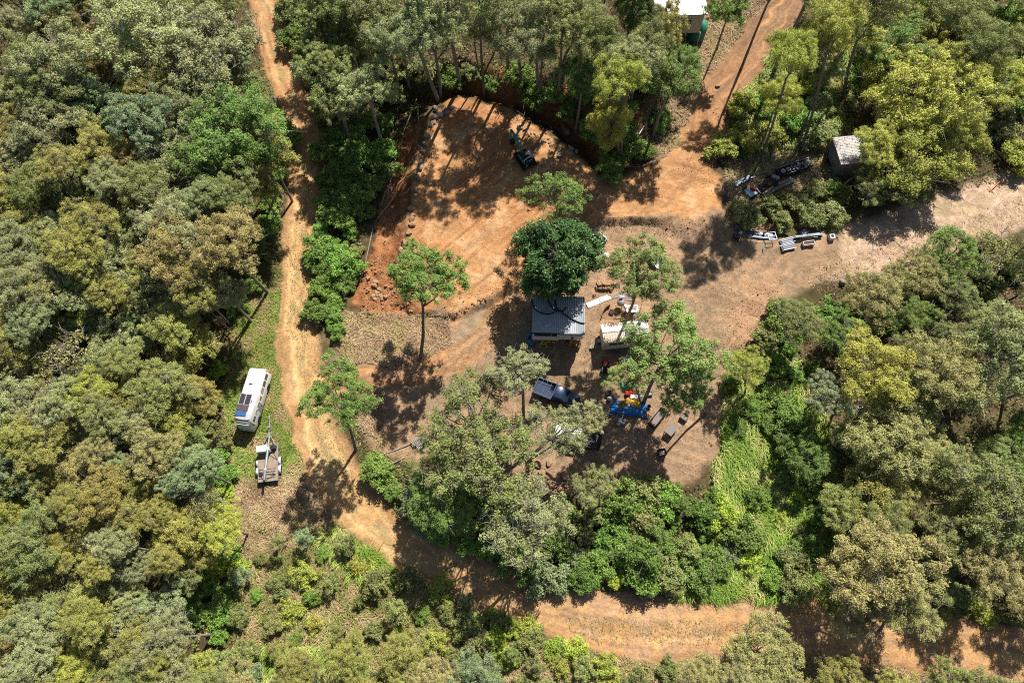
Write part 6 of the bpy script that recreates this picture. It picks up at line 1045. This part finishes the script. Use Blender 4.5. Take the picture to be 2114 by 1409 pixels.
DRY = keep(np.concatenate([sample([(690, 640), (800, 650), (930, 650), (930, 720), (800, 770), (740, 770), (690, 720)], 9000, g), sample([(480, 985), (600, 980), (700, 1060), (660, 1130), (480, 1150)], 14000, g), sample([(1280, 345), (1400, 170), (1470, 0), (1580, 0), (1500, 170), (1400, 330)], 11000, g), sample([(1500, 330), (1700, 320), (1740, 400), (1700, 480), (1500, 470)], 9000, g), sample([(480, 1100), (800, 1120), (1100, 1330), (1430, 1370), (1430, 1409), (480, 1409)], 15000, g), sample([(1640, 560), (1850, 500), (2120, 400), (2120, 460), (1850, 560), (1700, 610)], 1500, g), sample([(740, 770), (800, 780), (790, 920), (740, 880)], 3500, g), sample([(1000, 1320), (1440, 1350), (2114, 1390), (2114, 1420), (1000, 1400)], 9000, g)]))
blades('dry_grass', DRY, .55, .05, [(.36, .24, .14), (.48, .33, .2), (.55, .4, .25), (.42, .33, .15)], 1.0, g, 'dry straw coloured grass flattened beside the track and lane')
LANEG = sample([(1640, 560), (1750, 490), (1900, 450), (2130, 360), (2130, 450), (1950, 510), (1800, 560), (1680, 600)], 6000, g)
blades('lane_grass', LANEG, .13, .045, [(.55, .39, .26), (.62, .46, .31), (.46, .36, .2), (.34, .3, .13)], 1.0, g, 'short bleached grass on the lane at the right')
GRN = keep(np.concatenate([sample([(490, 620), (590, 590), (585, 740), (600, 880), (640, 980), (600, 1000), (480, 1000), (460, 800)], 26000, g), sample([(560, 20), (600, 300), (570, 480), (600, 600), (560, 620), (520, 300)], 5000, g), sample([(480, 1080), (760, 1080), (1000, 1250), (1100, 1330), (1000, 1409), (480, 1409)], 40000, g), sample([(1000, 1310), (1430, 1350), (1700, 1390), (1430, 1409), (1000, 1409)], 9000, g), sample([(700, 700), (820, 940), (1000, 1010), (800, 1050), (760, 1000), (690, 880)], 5000, g), sample([(1480, 1225), (1960, 1235), (2114, 1280), (2114, 1300), (1480, 1255)], 5000, g), sample([(640, 400), (670, 400), (640, 700), (620, 690)], 2500, g)]), clr=.5)
blades('green_grass', GRN, .4, .05, [(.2, .29, .05), (.28, .34, .07), (.36, .34, .11), (.44, .34, .17)], .9, g, 'short patchy green grass on the verges of the track')
MID = np.concatenate([sample([(590, 480), (645, 480), (640, 700), (590, 700)], 900, g), sample([(600, 700), (660, 700), (740, 1010), (680, 990)], 1600, g), sample([(1150, 1270), (1600, 1285), (1600, 1330), (1200, 1330)], 1400, g), sample([(1000, 600), (1090, 560), (1230, 700), (1250, 900), (1000, 740)], 2600, g), sample([(1240, 450), (1550, 520), (1480, 800), (1300, 620)], 1800, g)])
blades('sparse_grass', MID, .2, .05, [(.3, .24, .1), (.38, .28, .14), (.24, .22, .07)], .9, g, 'thin scattered grass tufts on the bare earth')
def herbage(name, polys, dens, hgt, cols, label, seed, ll=.3, lw=.16, clr=.35):
    r = np.random.default_rng(seed); P = []
    for poly in polys: A = 0.5 * abs(sum(a[0] * b[1] - b[0] * a[1] for a, b in zip(wpoly(poly), np.roll(wpoly(poly), -1, 0)))); P.append(sample(poly, int(A * dens), r))
    P = keep(np.concatenate(P), .15, .15, clr, .25); H = hgt * np.clip((fbm(P[:, 0], P[:, 1], 1.7, 3, 41) - .25) * 2, .05, 1.3); P[:, 2] += H * r.uniform(.1, 1, len(P)) + .05
    V, F = leaf_quads(P, norm(r.normal(size=(len(P), 3)) * .6 + [0, 0, .7]), ll, lw, r); cols = np.array(cols); k = np.clip((fbm(P[:, 0], P[:, 1], 3.5, 3, 42) - .25) * 2 * len(cols) + r.normal(size=len(P)) * .5, 0, len(cols) - 1).astype(int)
    o = link(name, mesh_np(name, V, F, LEAFC, np.repeat(cols[k] * r.uniform(.8, 1.2, (len(P), 1)), 4, 0), np.repeat(r.random(len(P)), 4)), kind='stuff'); o['label'] = label; o['category'] = 'undergrowth'
UG = [(.10, .12, .04), (.14, .2, .045), (.2, .18, .07), (.12, .22, .035), (.24, .18, .1)]
herbage('undergrowth', [[(-60, -60), (540, -60), (590, 280), (590, 480), (510, 620), (440, 760), (430, 900), (480, 1080), (400, 1250), (440, 1430), (-60, 1430)], [(600, -60), (1440, -60), (1400, 180), (1330, 320), (1260, 320), (1190, 260), (1100, 215), (1000, 195), (945, 170), (905, 205), (870, 225), (835, 290), (790, 400), (760, 480), (640, 700), (650, 260)], [(1660, -60), (2170, -60), (2170, 360), (1760, 430), (1560, 470), (1480, 330), (1560, 150)], [(1560, 690), (1700, 610), (2170, 470), (2170, 1290), (1960, 1250), (1660, 1240)], [(760, 950), (1000, 1020), (1330, 1010), (1470, 1000), (1560, 1230), (1250, 1230), (1000, 1170), (800, 1060)]], 14, .75, UG, 'low leafy undergrowth covering the ground beneath the trees', 61)
herbage('verge_weeds', [[(470, 1080), (760, 1080), (1000, 1230), (1100, 1330), (1440, 1370), (1440, 1430), (440, 1430)], [(430, 750), (490, 700), (490, 960), (440, 1060)], [(1480, 330), (1500, 200), (1600, 120), (1720, 280)], [(1440, 1385), (2114, 1400), (2114, 1440), (1440, 1440)]], 16, .5, [(.24, .2, .09), (.17, .23, .045), (.26, .3, .06), (.14, .26, .035)], 'leafy weeds growing among the grass of the verges', 62, .22, .12, .5)
r = np.random.default_rng(17); P = np.concatenate([sample([(750, 540), (850, 520), (860, 640), (740, 650)], 1500, r), sample([(1220, 448), (1450, 448), (1500, 500), (1225, 470)], 900, r), sample([(1500, 640), (1620, 560), (1600, 690), (1500, 760)], 900, r), sample([(880, 640), (1060, 560), (1060, 600), (900, 680)], 500, r), sample([(790, 330), (850, 300), (840, 520), (760, 540)], 900, r), sample([(1400, 350), (1480, 200), (1530, 200), (1470, 400)], 600, r)])
d = norm(np.array([[1, 1, 1], [-1, -1, 1], [-1, 1, -1], [1, -1, -1], [0, 0, 1.2]], float)); s = .05 * np.exp(r.normal(size=len(P)) * .5); V = P[:, None] + d[None] * s[:, None, None] * r.uniform(.6, 1.3, (len(P), 5, 1)) + [0, 0, .02]; b = 5 * np.arange(len(P))[:, None]; F = np.concatenate([b + np.array(f) for f in ((0, 1, 2), (0, 3, 1), (0, 2, 3), (1, 3, 2))])
o = link('clods', mesh_np('clods', V.reshape(-1, 3), F, mat('clod_earth', (.33, .175, .085), .95, var=.4), None), kind='stuff'); o['label'] = 'broken clods of red earth on the slope and banks'; o['category'] = 'clods'

r = np.random.default_rng(18); P = np.concatenate([sample([(760, 780), (1000, 700), (1090, 560), (1230, 470), (1480, 470), (1600, 540), (1500, 760), (1450, 980), (1300, 1010), (1000, 1000), (800, 930)], 9000, r), sample([(600, 300), (660, 300), (650, 700), (600, 700)], 500, r), sample([(870, 260), (1090, 260), (1240, 390), (1080, 560), (850, 620)], 1200, r)])
P[:, 2] += .03; V, F = leaf_quads(P, norm(r.normal(size=(len(P), 3)) * .35 + [0, 0, 1]), .15, .06, r); o = link('leaf_litter', mesh_np('leaf_litter', V, F, LEAFC, np.repeat(np.array([(.3, .2, .12), (.14, .09, .05), (.4, .3, .2), (.2, .17, .08)])[r.integers(0, 4, len(P))], 4, 0), np.repeat(r.random(len(P)) * .7, 4)), kind='stuff'); o['label'] = 'dry leaf litter strewn over the bare earth of the clearing'; o['category'] = 'leaf litter'

# loose camp clutter on the bare ground
for u, v, m, l in ((1238, 838, WHITE, 'white bucket left of the tarpaulin heap near the black tyre'), (1262, 852, BLUE, 'blue bucket at the left foot of the tarpaulin heap'), (1340, 838, DARK, 'dark bucket at the right end of the tarpaulin heap'), (1222, 716, WHITE, 'white bucket between the two cabins'), (1276, 725, GREY, 'grey bucket below the small white cabin'), (1104, 742, GREYGL, 'pale bucket in the shadow of the raised cabin')):
    t = put('bucket', l, 'bucket', u, v, .3); MB().lathe([(.15, 0), (.2, .34), (.22, .34), (.22, .37), (.19, .36), (.14, .03), (0, .03)], n=16).obj('shell', m, t); MB().tube([(-.2, 0, .34), (-.12, .17, .4), (.12, .17, .4), (.2, 0, .34)], .012).obj('handle', GALV, t)
for u, v, a, m, l in ((1330, 856, 20, WOOD, 'wooden crate at the lower right of the tarpaulin heap'), (1288, 872, -15, GREY, 'grey crate beside the grey camp chair'), (1225, 850, 30, DARK, 'dark crate above the blue grey armchair'), (1342, 812, 10, WOOD, 'wooden crate right of the white foam boards'), (1262, 770, 5, RED, 'red crate below the red mower')):
    t = put('crate', l, 'crate', u, v, .3, (a,)); open_box(t, .55, .4, .34, m, .03); MB().box((0, 0, .2), (.42, .3, .16), bev=.05).obj('contents', GREYGL, t)
pole([(1203, 752, .03), (1212, 745, .03), (1220, 739, .03), (1226, 733, .03)], .03, BLACK, 'black hose lying across the lit path between the cabins', 'hose', 'ground_hose', z=.03)
pole([(1262, 800, .04), (1252, 790, .04), (1244, 775, .04), (1250, 765, .04)], .03, TANKG, 'green hose between the mower and the black tyre', 'hose', 'ground_hose', z=.04)
pole([(1330, 880, .05), (1336, 900, .05), (1330, 925, .05)], .035, STICK, 'pale stick lying left of the small cube chair', 'stick', 'stick')
pole([(1240, 655, 2.9), (1290, 663, 3.0), (1320, 660, 3.0)], .018, BLACK, 'thin black cable slung along the white cabin roof', 'cable', 'cable')
